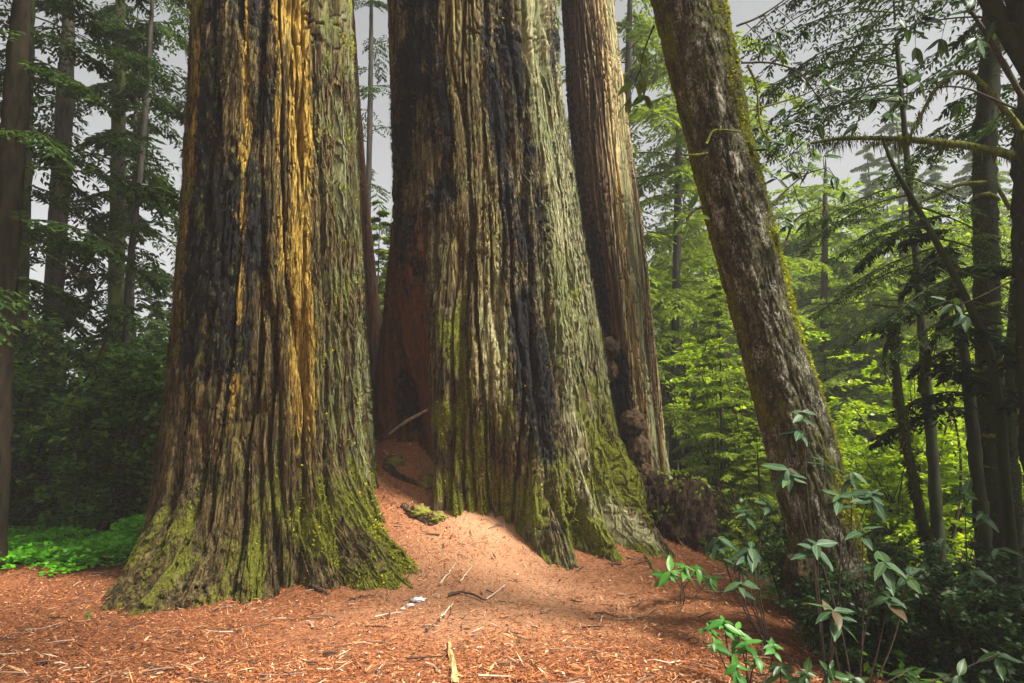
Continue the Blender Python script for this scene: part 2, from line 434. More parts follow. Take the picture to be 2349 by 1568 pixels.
def duff_mask(x, y):
    """where redwood needles cover the soil: round the old trees; further out leaf mould"""
    a = sstep(3.1, 2.2, x - 0.03*(y - 6))*sstep(13.0, 11.5, y)*sstep(-9.0, -7.5, x)
    a = a*(1 - sstep(9.0, 9.8, y + 0.25*(x + 5))*sstep(-4.3, -4.9, x))
    return a
def pale_band(x, y):
    """a band of paler ground with thinner litter up the mound"""
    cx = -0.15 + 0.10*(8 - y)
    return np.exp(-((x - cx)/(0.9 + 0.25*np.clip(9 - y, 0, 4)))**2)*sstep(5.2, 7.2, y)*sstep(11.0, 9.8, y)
mk = duff_mask(X, Y)
gm = mesh_np('forest_floor', np.stack([X, Y, Z], -1), gq, {'masks': np.stack([mk, pale_band(X, Y), mk], -1).reshape(-1, 3)}, True)
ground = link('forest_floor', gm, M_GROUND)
tag(ground, 'rusty brown forest floor of redwood needles rising to a mound', kind='structure')
ground.name = 'ground'

# ------------------------------------------------------------------ trunks
def bark_oak(cyl, ZZ, masks):
    a = np.abs(cyl(9, 0.28, 31, 0.05)); b = np.abs(cyl(20, 0.35, 32, 0.02)); c = cyl(45, 0.5, 33)
    return 0.020*(np.clip(a/0.25, 0, 1)**0.7 - 1) + 0.013*(np.clip(b/0.28, 0, 1)**0.7 - 1) + 0.005*c + 0.02*cyl(2, 0.5, 34)
def trunk(rows, Yc, zbot, ztop, zfine, lobes=(), hollows=(), nth=460, dz=0.015, bark=None, seed=0, maskf=None, taper=0.016, front=0.76, base_loc=(0, 0, 0)):
    """a trunk surface r(theta, z) round a bent axis; rows = (py, pxL, pxR) outline seen at depth Yc"""
    rz = np.array([zpy(r[0], Yc) for r in rows]); o = np.argsort(rz)
    xl = np.array([P(r[1], r[0], Yc)[0] for r in rows])[o]; xr = np.array([P(r[2], r[0], Yc)[0] for r in rows])[o]; rz = rz[o]
    aL = np.arctan(xl/Yc); aR = np.arctan(xr/Yc); am = 0.5*(aL + aR)
    cz = Yc*np.tan(am); rad = Yc/np.cos(am)*np.sin(0.5*(aR - aL))
    z = np.concatenate([np.arange(zbot, zfine, dz), zfine + (ztop - zfine)*np.linspace(0, 1, 60)])
    fine_z = np.linspace(zbot, ztop, 800)
    def prof(vals, slope, zz):
        y = np.interp(zz, rz, vals)
        return np.where(zz > rz[-1], vals[-1] + slope*(zz - rz[-1]), y)
    sl = (cz[-1] - cz[-2])/(rz[-1] - rz[-2])
    k = np.ones(25)/25
    def smooth(vals, slope):
        f = prof(vals, slope, fine_z); f = np.convolve(np.pad(f, 12, mode='edge'), k, 'valid')
        return np.interp(z, fine_z, f)
    CX = smooth(cz, sl*0.4); R = np.maximum(smooth(rad, -taper), 0.08)
    nf = int(nth*front); half = math.radians(112)
    th = np.concatenate([np.linspace(-half, half, nf, endpoint=False), np.linspace(half, 2*math.pi - half, nth - nf, endpoint=False)]) - math.pi/2
    TH, ZZ = np.meshgrid(th, z)
    RR = np.repeat(R[:, None], nth, 1)
    r0 = float(np.median(R[z < zfine]))
    def ang(a): return (TH - math.radians(a) + math.pi) % (2*math.pi) - math.pi
    lob = np.zeros_like(RR)
    for a, w, ext, z0, h, p in lobes:      # angle, width, reach at z0, height, falloff
        wob = 0.10*perlin(ZZ*0.9, a*0.1, 0.0, seed + 3)
        lob = np.maximum(lob, ext*np.exp(-(np.abs(ang(a) + wob)/math.radians(w))**2)*np.clip(1 - (ZZ - z0)/h, 0, 1.25)**p) if False else lob + ext*np.exp(-((ang(a) + wob)/math.radians(w))**2)*np.clip(1 - (ZZ - z0)/h, 0, 1.2)**p
    for a, w, dep, z0, z1 in hollows:
        lob = lob - dep*np.exp(-(np.abs(ang(a))/math.radians(w))**3)*sstep(z1, z0, ZZ)
    RR = RR + lob
    ct, st = np.cos(TH), np.sin(TH)
    def cyl(freq, stretch, sd, warp=0.0):
        k = r0*freq
        zz = ZZ*freq*stretch
        wx = warp*perlin(ct*r0*1.6, st*r0*1.6, ZZ*0.9, sd + 40) if warp else 0.0
        a = TH + wx/max(r0, 0.2)
        return perlin(np.cos(a)*k, np.sin(a)*k, zz, sd)
    masks, masks2, extra = maskf(TH, ZZ, RR, ct, st, cyl) if maskf else (np.zeros((*TH.shape, 3)), np.zeros((*TH.shape, 3)), 0)
    disp = bark(cyl, ZZ, masks) if bark else 0
    RR = RR + disp + extra
    if bark is not bark_oak:
        xw = CX[:, None] + RR*ct; yw = Yc + RR*st; foot = np.clip(lob/0.25, 0, 1)
        RR = RR + foot*(0.085*(sstep(0, 0.2, np.abs(perlin(xw*5.5, yw*5.5, ZZ*0.7, seed + 90))) - 1) + 0.035*(sstep(0, 0.2, np.abs(perlin(xw*13, yw*13, ZZ*1.5, seed + 91))) - 1)) + 0.008*perlin(xw*40, yw*40, ZZ*9, seed + 92)
    x = CX[:, None] + RR*ct; y = Yc + RR*st
    V = np.stack([x, y, ZZ], -1) - np.asarray(base_loc)
    nz = len(z); idx = np.arange(nz*nth).reshape(nz, nth); nxt = np.roll(idx, -1, 1)
    q = np.stack([idx[:-1], nxt[:-1], nxt[1:], idx[1:]], -1).reshape(-1, 4)
    me = mesh_np('trunk', V, q, {'masks': masks.reshape(-1, 3), 'masks2': masks2.reshape(-1, 3)}, True)
    return me, V, masks, masks2

def bark_redwood(d1=0.20, d2=0.085, d3=0.024, f=1.0, s=0.048):
    def fn(cyl, ZZ, masks):
        a = np.abs(cyl(4.6*f, s, 11, 0.06)); b = np.abs(cyl(10.5*f, s, 12, 0.03)); c = cyl(27*f, s, 13, 0.01); e = cyl(48*f, 0.10, 14)
        plate = sstep(0.015, 0.16, a); pl2 = sstep(0.0, 0.16, b)
        ch = masks[..., 0]
        lump = np.abs(cyl(11, 0.33, 21, 0.05)); lump2 = np.abs(cyl(26, 0.45, 22)); big = cyl(3.5, 0.30, 23)
        fib = d1*(plate - 1) + d2*(pl2 - 1)*(0.5 + plate*0.5) + d3*c + d3*0.45*e
        chd = 0.6*d1*(plate - 1) - 0.03 + 0.045*(np.clip(lump/0.25, 0, 1) - 0.6) + 0.030*(np.clip(lump2/0.25, 0, 1) - 0.5) + 0.035*big + 0.010*e
        brk = np.abs(cyl(8*f, 0.55, 16, 0.04)); fib = fib + 0.055*(sstep(0.0, 0.13, brk) - 1)*np.clip(0.65 + 2*cyl(2*f, 0.4, 17), 0, 1)
        k = np.clip(ch*1.3, 0, 1)
        return fib*(1 - k) + chd*k
    return fn

def tufts(V, mask, n, size, thresh, seed=0, up=0.5):
    """small moss leaves standing on a trunk surface"""
    r = np.random.default_rng(seed)
    nz, nt, _ = V.shape
    w = np.clip(mask + 0.9*perlin(V[..., 0]*7, V[..., 1]*7, V[..., 2]*2.2, 77) - thresh - 0.1, 0, 1)*(mask > 0.08); w[-1] = 0; w[:, -1] = 0; w[0] = 0
    tu = np.roll(V, -1, 1) - V; tv = np.roll(V, -1, 0) - V
    area = np.linalg.norm(np.cross(tu, tv), axis=2)
    w = w*area; w[V[..., 1] > V[..., 1].mean() + 0.6] *= 0.1
    p = (w/w.sum()).ravel()
    k = r.choice(len(p), n, p=p)
    c = V.reshape(-1, 3)[k]; nr = np.cross(tu, tv).reshape(-1, 3)[k]
    nr /= np.linalg.norm(nr, axis=1)[:, None] + 1e-9
    d = r.normal(size=(n, 3)); d /= np.linalg.norm(d, axis=1)[:, None]
    d = d*0.8 + nr*0.6 - np.array([0, 0, 0.25])
    sd = r.normal(size=(n, 3))
    mb = MB(); ln = size*(0.5 + r.random(n)); mb.kites(c - nr*0.004, d, sd, ln, ln*0.55)
    return mb

def strips(V, masks, masks2, n, seed, lmin=6, lmax=34, zmax=7.6):
    """loose fibrous strips of bark lying on the ridges, coloured like the bark they came from"""
    r = np.random.default_rng(seed); nz, nt, _ = V.shape
    nzf = int(np.argmax(V[:, 0, 2] > V[0, 0, 2] + zmax - 0.5)) or nz - 1
    i = r.integers(2, nzf - lmax - 2, n); j = r.integers(2, int(nt*0.76) - 3, n); ln = r.integers(lmin, lmax, n)
    tu = np.roll(V, -1, 1) - np.roll(V, 1, 1); tv = np.roll(V, -1, 0) - np.roll(V, 1, 0)
    N = np.cross(tu, tv); N /= np.linalg.norm(N, axis=2)[..., None] + 1e-9
    rad = np.hypot(V[..., 0], V[..., 1])
    vs = []; ms = []; m2s = []; m = 5
    sh = r.integers(-2, 3, n); w = 0.004 + 0.010*r.random(n); lift = 0.005 + 0.022*r.random(n)
    for k in range(m):
        ii = i + (ln*k)//(m - 1); jj = (j + (sh*k)//(m - 1)) % nt
        p = V[ii, jj]; nn = V[ii, jj]*np.array([1, 1, 0]); nn = nn/(np.linalg.norm(nn, axis=1)[:, None] + 1e-9)
        sd = np.stack([-nn[:, 1], nn[:, 0], 0*nn[:, 0]], -1)
        f = (0.25, 0.9, 1.0, 0.8, 0.15)[k]; lf = lift*(1.6, 1.0, 0.8, 1.0, 2.2)[k]
        c = p + nn*lf[:, None]
        vs += [c - sd*(w*f)[:, None], c + sd*(w*f)[:, None]]
        ms += [masks[ii, jj]]*2; m2s += [masks2[ii, jj]]*2
    v = np.stack(vs, 1); q0 = np.array([[2*k, 2*k + 1, 2*k + 3, 2*k + 2] for k in range(m - 1)])
    q = (np.arange(n)[:, None, None]*2*m + q0[None]).reshape(-1, 4)
    return mesh_np('bark_strips', v, q, {'masks': np.stack(ms, 1).reshape(-1, 3), 'masks2': np.stack(m2s, 1).reshape(-1, 3)}, False)

def crown(mb, c, rx, ry, rz, n, ln=0.5, wd=0.16):
    """out-of-reach redwood boughs: flat sprays through an uneven volume"""
    d = rand_dirs(n); rad = rng.random(n)**0.45
    p = c + d*rad[:, None]*np.array([rx, ry, rz])
    n3 = perlin(p[:, 0]*0.6, p[:, 1]*0.6, p[:, 2]*0.8, 30)
    p = p[n3 > -0.15]; m = len(p)
    dr = rng.normal(size=(m, 3)); dr[:, 2] = dr[:, 2]*0.3 - 0.2
    nm = rng.normal(size=(m, 3))*0.4 + np.array([0, 0, 1])
    mb.kites(p, dr, nm, ln*(0.5 + rng.random(m)), wd*(0.6 + 0.8*rng.random(m)))

# --- the charred, golden redwood on the left
Y1 = 9.2
def S(x, cx, r): return (x - cx)/r
def mask1(TH, ZZ, RR, ct, st, cyl):
    s = ct*np.where(st < 0.25, 1, 1)      # lateral position, -1 left .. 1 right as one faces the tree
    zt = zpy(860, Y1); zl = zpy(1060, Y1); zb = zpy(1180, Y1)
    n = cyl(2.2, 0.35, 51, 0.1); n2 = cyl(7, 0.3, 52); n4 = cyl(3.2, 0.04, 54, 0.05); fr = (st < 0.35)
    hi = sstep(zt - 0.5, zt + 0.4, ZZ)
    char = sstep(-0.72, -0.58, s)*sstep(0.06, -0.10, s)*(0.35 + 0.65*hi) + 0.75*sstep(0.0, 0.08, s)*sstep(0.36, 0.22, s)*sstep(zl, zt, ZZ)
    char = char*(0.74 + 1.0*n + 0.5*n2) + 0.25*np.clip(n2 + n, 0, 1)*sstep(zl - 0.3, zt, ZZ)
    char = char + 0.9*sstep(0.16, 0.24, np.abs(cyl(1.6, 0.8, 57)))*sstep(-0.65, -0.5, s)*sstep(0.2, 0.1, s)*sstep(zpy(760, Y1), zpy(820, Y1), ZZ)*sstep(zpy(920, Y1), zpy(860, Y1), ZZ)*0.6
    gold = sstep(0.12, 0.24, s)*sstep(0.80, 0.64, s)*sstep(zl - 0.2, zt, ZZ)*(0.50 + 0.9*n4 + 0.7*cyl(8, 0.05, 58, 0.03))  # golden bark streak; the light striking it is painted in as well
    gold = gold + 0.8*np.exp(-((s + 0.02 + 0.05*n)/0.05)**2)*sstep(zl, zt, ZZ) + 0.7*np.exp(-((s + 0.68 + 0.03*n)/0.03)**2)*hi
    gold = gold + 0.35*sstep(-0.5, -0.2, s)*sstep(0.8, 0.5, s)*sstep(zb, zl + 0.1, ZZ)*(0.5 + 1.2*n)
    moss = sstep(zb + 0.8, zb - 0.6, ZZ)*(0.28 + 0.8*n + 0.5*n2) + sstep(0.42, 0.75, s)*sstep(zb + 1.0, zb - 0.2, ZZ)*(0.85 + 0.5*n + 0.4*n2)
    moss = moss + 0.24 + 0.25*n2 + 0.20*sstep(-0.2, -0.8, s)*(0.5 + n2) + 0.3*sstep(0.7, 0.9, s)*np.clip(n2*2, 0, 1)
    pale = sstep(0.66, 0.84, s)*(0.25 + 0.9*cyl(7, 0.07, 59, 0.03))*sstep(zb - 0.2, zl, ZZ)
    red = 0.42*np.clip(0.4 + 1.6*cyl(4, 0.06, 55), 0, 1)*sstep(0.2, -0.7, s) + 0.3*np.clip(n4*2, 0, 1)
    m = np.clip(np.stack([char*fr, moss, gold*fr], -1), 0, 1); m2 = np.clip(np.stack([pale, red, 0.12 + 0.4*n2 + 0.25*sstep(0.6, 0.8, s)], -1), 0, 1)
    # the deep burnt slits near the foot
    slit = 0
    for s0, w0, zA, zB, dp in ((-0.50, 0.035, 1320, 820, 0.16), (-0.28, 0.045, 1320, 1000, 0.20), (0.22, 0.03, 1220, 760, 0.12), (0.38, 0.025, 1150, 700, 0.10), (-0.12, 0.03, 1320, 1120, 0.14)):
        q = np.exp(-((s - s0 - 0.05*n)/w0)**2)*sstep(zpy(zA, Y1 - 1.2) - 0.3, zpy(zA, Y1 - 1.2), ZZ)*sstep(zpy(zB, Y1) + 0.3, zpy(zB, Y1) - 0.4, ZZ)*fr
        slit = slit - dp*q
    return m, m2, slit
rows1 = [(0, 435, 808), (300, 425, 818), (600, 405, 832), (850, 383, 846), (1000, 366, 856), (1100, 352, 866), (1200, 340, 876), (1300, 330, 882)]
b1 = np.array([-3.08, Y1, 0.2])
lob1 = [(253, 22, 0.95, 0.05, 1.45, 2.2), (230, 14, 0.26, 0.05, 1.4, 2.0), (324, 20, 0.88, 0.42, 1.30, 2.2), (285, 20, 0.22, 0.15, 1.0, 1.6), (120, 40, 0.4, 0.4, 1.8, 1.8)]
t1 = thing('redwood_tree', 'huge redwood with charred black bark beside a golden streak and moss at its foot', 'tree', tuple(b1))
me, V1, mk1, mj1 = trunk(rows1, Y1, -0.35, 26, 7.6, lob1, (), 470, 0.0155, bark_redwood(), 1, mask1, base_loc=b1)
link('trunk', me, M_RED1, t1)
o = link('bark_strips', strips(V1, mk1, mj1, 12000, 1), M_RED1, t1); tag(o, kind='stuff')
sL = np.clip((V1[..., 0]/1.6), -1, 1)  # side light put into colour: bright moss right, dark moss left
o = link('moss', tufts(V1, mk1[..., 1]*(0.15 + 0.85*sstep(0.25, 0.7, sL)), 30000, 0.030, 0.30, 5).mesh('moss'), M_MOSS, t1); tag(o, kind='stuff')
o = link('moss', tufts(V1, mk1[..., 1]*sstep(0.5, -0.3, sL), 6000, 0.026, 0.25, 6).mesh('moss'), M_MOSSD, t1); tag(o, kind='stuff')
mb = MB(); crown(mb, np.array([-3.0, 9.6, 19.5]) - b1, 3.2, 3.2, 6.0, 5000)
link('crown', mb.mesh('crown'), M_CON_D, t1)

# --- the big hollow-based redwood in the middle
Y2 = 10.2
def mask2(TH, ZZ, RR, ct, st, cyl):
    s = ct; fr = (st < 0.4)
    z5, z7, z8, z9, z11 = [zpy(q, Y2) for q in (500, 700, 850, 960, 1100)]
    n = cyl(2.0, 0.35, 61, 0.1); n2 = cyl(6, 0.4, 62); n4 = cyl(3.2, 0.045, 64, 0.05)
    char = sstep(-0.98, -0.86, s)*sstep(-0.18, -0.34, s)*sstep(z7 - 0.4, z5, ZZ)*(0.62 + 0.9*n + 0.5*n2)
    sh = 0.06*(ZZ - z5)*-1
    char = char + sstep(0.10, 0.2, s - sh*0.4)*sstep(0.62, 0.5, s - sh*0.4)*sstep(z11 - 0.6, z8, ZZ)*(0.66 + 0.9*n + 0.5*n2)
    char = char + 0.55*sstep(0.72, 0.95, s)*(0.5 + 1.1*n)*sstep(z8, z5, ZZ) + 0.3*np.clip(n2 + n, 0, 1)
    gold = sstep(-0.36, -0.22, s)*sstep(0.22, 0.08, s)*sstep(z9 - 0.5, z8, ZZ)*(0.55 + 0.8*n4) + sstep(0.55, 0.68, s)*(0.50 + 0.9*n4)*sstep(z9, z7, ZZ)
    pale = sstep(0.50, 0.66, s)*(0.55 + 1.0*cyl(4, 0.06, 66, 0.05)) + sstep(-0.22, -0.1, s)*sstep(0.22, 0.1, s)*sstep(z9 - 0.6, z8 - 0.2, ZZ)*sstep(z5, z7, ZZ)*(0.45 + 0.9*n4)
    moss = sstep(z8 + 0.3, z11 - 0.2, ZZ)*(0.40 + 0.7*n + 0.6*n2)*sstep(-0.62, -0.4, s) + sstep(-0.50, -0.36, s)*sstep(-0.02, -0.26, s)*sstep(z5 + 0.4, z8, ZZ)*(0.30 + 0.9*n2 + 0.5*n)
    moss = moss + 0.15 + 0.35*n2 + 0.14*sstep(-0.45, -0.3, s)*sstep(z5 + 1.5, z7, ZZ) + 0.30*sstep(0.3, 0.9, s)*(0.4 + 1.2*n2)*sstep(z5 + 1, z7, ZZ)
    red = sstep(-0.40, -0.55, s)*sstep(z5 + 0.3, z7, ZZ)*(0.7 + 0.8*n4) + 0.3*np.clip(cyl(4, 0.06, 65)*2, 0, 1)
    hol = np.exp(-((TH + math.radians(148))/math.radians(13))**2)*sstep(z8 + 0.2, z9 - 0.1, ZZ)
    hol = np.exp(-(((TH - math.radians(206) + math.pi) % (2*math.pi) - math.pi)/math.radians(14))**2)*sstep(z7 + 0.3, z9, ZZ)
    char = np.maximum(char, hol*(0.30 + 1.1*n))
    moss = moss*(1 - hol)*(1 - 0.75*np.clip(char*1.2, 0, 1))
    m = np.clip(np.stack([char*fr, moss, gold*fr], -1), 0, 1); m2 = np.clip(np.stack([pale*fr, red*sstep(-0.2, -0.45, s) + 0.3*red, 0.28 + 0.6*n2 + 0.2*sstep(0.1, 0.4, s) - 0.3*np.clip(char, 0, 1) - 0.4*sstep(-0.5, -0.6, s)*sstep(z5, z7, ZZ)], -1), 0, 1)
    # twisted furrows between the buttress roots
    ex = 0
    for s0, w0, dp in ((0.52, 0.05, 0.16), (0.30, 0.035, 0.10), (0.76, 0.04, 0.14), (-0.02, 0.03, 0.07)):
        drift = 0.10*np.clip((z7 - ZZ), 0, 3)*0.35
        ex = ex - dp*np.exp(-((s - s0 - drift - 0.04*n)/w0)**2)*sstep(z5 + 0.6, z8, ZZ)*fr
    return m, m2, ex
rows2 = [(0, 888, 1278), (250, 896, 1292), (450, 902, 1322), (600, 893, 1345), (700, 880, 1363), (800, 866, 1382), (900, 855, 1398), (1000, 850, 1405), (1100, 850, 1410), (1200, 850, 1410)]
b2 = np.array([-0.28, Y2, 0.6])
lob2 = [(294, 8, 0.50, 0.45, 1.8, 2.2), (310, 7, 0.86, 0.35, 2.1, 1.9), (327, 8, 0.95, 0.3, 2.3, 1.9), (345, 12, 0.35, 0.5, 2.0, 1.8), (186, 9, 0.10, 1.3, 2.4, 1.5), (20, 30, 0.6, 0.5, 2, 1.8), (120, 40, 0.5, 1, 2, 1.8)]
hol2 = [(216, 25, 0.66, 1.5, 4.2), (268, 18, 0.48, 0.7, 2.6), (302, 4, 0.22, 0.5, 2.0), (319, 4, 0.25, 0.4, 2.2)]
t2 = thing('redwood_tree', 'broad redwood with a dark hollow and mossy buttress roots fanning over the mound', 'tree', tuple(b2))
me, V2, mk2, mj2 = trunk(rows2, Y2, -0.1, 28, 7.8, lob2, hol2, 470, 0.0155, bark_redwood(0.18, 0.08, 0.024), 2, mask2, base_loc=b2)
link('trunk', me, M_RED2, t2)
o = link('bark_strips', strips(V2, mk2, mj2, 12000, 2), M_RED2, t2); tag(o, kind='stuff')
o = link('moss', tufts(V2, mk2[..., 1], 18000, 0.028, 0.22, 8).mesh('moss'), M_MOSS, t2); tag(o, kind='stuff')
mb = MB(); crown(mb, np.array([-0.4, 10.4, 21.5]) - b2, 3.2, 3.2, 6.0, 4500)
link('crown', mb.mesh('crown'), M_CON_D, t2)

# --- slimmer ridged redwood behind, with burls
Y3 = 12.2
def mask3(TH, ZZ, RR, ct, st, cyl):
    s = ct; n = cyl(2.5, 0.1, 71, 0.05); n2 = cyl(6, 0.4, 72)
    gold = sstep(-0.3, 0.2, s)*(0.45 + 0.9*cyl(5, 0.03, 73))  # right side paler, left darker: side light painted into the bark colours
    pale = sstep(0.1, 0.5, s)*(0.30 + 0.9*cyl(6, 0.03, 74))
    red = sstep(0.1, -0.5, s)*(0.5 + 0.5*n)
    zb = zpy(980, Y3)
    moss = sstep(zb + 0.5, zb - 0.6, ZZ)*(0.35 + n2)
    char = sstep(-0.2, -0.7, s)*(0.4 + 0.8*n) + sstep(zpy(760, Y3), zpy(860, Y3), ZZ)*sstep(0.1, -0.3, s)*(0.7 + n)  # left side darkened in colour for shade, through the char layer
    return np.clip(np.stack([char, moss, gold], -1), 0, 1), np.clip(np.stack([pale, red, 0*s], -1), 0, 1), 0
rows3 = [(0, 1288, 1405), (250, 1302, 1438), (550, 1330, 1478), (850, 1368, 1510), (1050, 1388, 1530), (1150, 1390, 1540)]
b3 = np.array([1.85, Y3, 0.2])
t3 = thing('redwood_tree', 'slim redwood with straight ridged tan bark and knobby burls behind the hollow tree', 'tree', tuple(b3))
me, V3, mk3, mj3 = trunk(rows3, Y3, -0.5, 22, 9.2, [(350, 30, 0.3, 0.1, 1.6, 1.8), (280, 30, 0.2, 0.1, 1.5, 1.8)], (), 330, 0.025, bark_redwood(0.085, 0.045, 0.010, 1.7, 0.02), 3, mask3, base_loc=b3)
link('trunk', me, M_RED3, t3)
mb = MB(); crown(mb, np.array([0.6, 12.2, 19.5]) - b3, 2.2, 2.2, 4.0, 3000)
link('crown', mb.mesh('crown'), M_CON_D, t3)

def lump_mesh(name, c, r, sx=1, sy=1, sz=1, rough=0.25, f=2.6, n=36, seed=0, off=(0, 0, 0)):
    th = np.arange(n)*2*math.pi/n; ph = np.linspace(0.02, math.pi - 0.02, n//2 + 6)
    T, Ph = np.meshgrid(th, ph)
    d = np.stack([np.sin(Ph)*np.cos(T), np.sin(Ph)*np.sin(T), np.cos(Ph)], -1)
    k = 1 + rough*(fbm(d[..., 0]*f, d[..., 1]*f, d[..., 2]*f, seed, 4)*1.4) - rough*0.5*np.clip(0.25 - np.abs(perlin(d[..., 0]*f*2, d[..., 1]*f*2, d[..., 2]*f*2, seed + 9)), 0, 1)*2
    v = np.asarray(c) + d*(r*k)[..., None]*np.array([sx, sy, sz]) - np.asarray(off)
    m = len(ph); idx = np.arange(m*n).reshape(m, n); nx_ = np.roll(idx, -1, 1)
    q = np.stack([idx[:-1], idx[1:], nx_[1:], nx_[:-1]], -1).reshape(-1, 4)
    mk = np.zeros((m*n, 3)); mk[:, 1] = 0.35*np.clip(v.reshape(-1, 3)[:, 2] - np.mean(v[..., 2]), 0, 1)
    return mesh_np(name, v, q, {'masks': mk, 'masks2': mk*0 + np.array([0, 0.35, 0])}, True)
for i, (px, py, rp, sz, dY) in enumerate([(1398, 800, 24, 1.1, 0.45), (1402, 850, 17, 1.5, 0.42), (1452, 972, 30, 1.05, 0.55), (1462, 1030, 27, 1.5, 0.5), (1478, 1085, 22, 1.0, 0.55), (1425, 1060, 24, 1.6, 0.45)]):
    yy = Y3 - dY
    link('burl', lump_mesh('burl', P(px, py, yy), rp/FX*yy, 1, 1, sz, 0.22, 2.2, 44, i, b3), M_BURL, t3)

# --- dark redwood behind the left one
Yb = 12.6
rowsb = [(0, 640, 812), (250, 640, 829), (450, 640, 846), (650, 640, 866), (720, 640, 875), (850, 640, 880), (1000, 635, 890)]
bb = np.array([-3.1, Yb, 0.8])
tb = thing('redwood_tree', 'dark redwood trunk mostly hidden behind the charred golden redwood', 'tree', tuple(bb))
me, _, _, _ = trunk(rowsb, Yb, 0.2, 22, 9, [(330, 40, 0.2, 1, 2, 1.8)], (), 170, 0.035, bark_redwood(0.06, 0.02, 0.006, 1.2, 0.04), 5, None, base_loc=bb)
link('trunk', me, M_REDB, tb)

# --- leaning tanoak
Y4 = 6.0
def mask4(TH, ZZ, RR, ct, st, cyl):
    s = ct; n = cyl(4, 0.4, 81, 0.05); n2 = cyl(12, 0.5, 82)
    moss = sstep(0.55, 0.9, s)*(0.75 + 0.6*n) + sstep(0.1, 0.6, s)*(0.18 + 0.9*n)*0.8 + sstep(-0.75, -0.95, s)*(0.35 + 0.7*n) + 0.22 + 0.25*np.clip(n*2, 0, 1)
    pale = 0.36 + 0.3*n2 - 0.1*moss
    pale = pale*sstep(0.95, 0.6, s)
    blot = np.exp(-((s + 0.05)/0.10)**2 - ((ZZ - zpy(265, Y4))/0.10)**2) + 0.8*np.exp(-((s - 0.05)/0.12)**2 - ((ZZ - zpy(405, Y4))/0.05)**2)
    return np.clip(np.stack([0*s, moss, 0*s], -1), 0, 1), np.clip(np.stack([pale + blot, 0*s, 0*s], -1), 0, 1), 0
rows4 = [(-150, 1450, 1632), (0, 1497, 1668), (330, 1577, 1730), (560, 1632, 1790), (800, 1696, 1850), (1000, 1748, 1918), (1150, 1784, 1960), (1280, 1815, 1992), (1400, 1838, 2020), (1520, 1850, 2035)]
b4 = np.array([2.65, Y4, -0.1])
t4 = thing('tanoak_tree', 'leaning tree with speckled brown bark and moss along its edge', 'tree', tuple(b4))
me, V4, mk4, mj4 = trunk(rows4, Y4, -0.6, 9, 5.3, [(200, 28, 0.10, 0.1, 0.5, 1.3), (330, 30, 0.10, 0.0, 0.6, 1.5)], (), 210, 0.012, bark_oak, 4, mask4, taper=0.02, base_loc=b4)
link('trunk', me, M_OAK, t4)
o = link('moss', tufts(V4, mk4[..., 1]*sstep(-0.1, 0.3, (V4[..., 0] - V4[..., 0].mean(1)[:, None])/0.3), 11000, 0.026, 0.25, 9).mesh('moss'), M_MOSS, t4); tag(o, kind='stuff')
me = lump_mesh('burl', P(1838, 1318, 5.84), 0.15, 0.8, 0.9, 1.25, 0.35, 2.6, 48, 22, b4)
link('burl', me, M_OAK, t4)

# ------------------------------------------------------------------ decayed stump behind the roots
bs = np.array([2.75, 11.0, -0.1])
ts = thing('rotten_stump', 'rounded dark brown rotten stump draped with green sprigs beside the buttress roots', 'stump', tuple(bs))
c0 = P(1560, 1180, 11.0)
link('stump_body', lump_mesh('stump_body', c0 - np.array([0, 0, 0.1]), 0.55, 0.9, 0.85, 1.1, 0.42, 2.6, 96, 41, bs), M_STUMP, ts)
link('root_mass', lump_mesh('root_mass', P(1495, 1140, 10.9), 0.34, 0.9, 0.8, 0.9, 0.42, 2.8, 72, 42, bs), M_STUMP, ts)
mb = MB()
for i in range(22):
    a = rng.random()*6.28; st_ = c0 + np.array([0.5*math.cos(a), -0.35 + 0.25*math.sin(a), 0.15 + 0.35*rng.random()])
    d = np.array([0.18*math.cos(a), -0.18, -0.2 - 0.25*rng.random()]); 
    mb.tube(bez([st_, st_ + 0.5*d + 0.05*rng.normal(size=3), st_ + d + 0.08*rng.normal(size=3)], 6), np.linspace(0.018, 0.006, 6), 4)
o = link('rootlets', mb.mesh('rootlets', bs), M_STUMP, ts); tag(o, kind='stuff')
mb = MB()
p = c0 + rand_dirs(900)*np.array([0.62, 0.6, 0.62]); p = p[(p[:, 2] > c0[2] - 0.1) & (p[:, 1] < 11.2)]
p = p[perlin(p[:, 0]*3, p[:, 1]*3, p[:, 2]*3, 12) > 0.12]
mb.kites(p, rand_dirs(len(p)) - np.array([0, 0.3, 0.2]), rand_dirs(len(p)), 0.07, 0.035)
o = link('sprigs', mb.mesh('sprigs', bs), M_BUSH_B, ts); tag(o, kind='stuff')

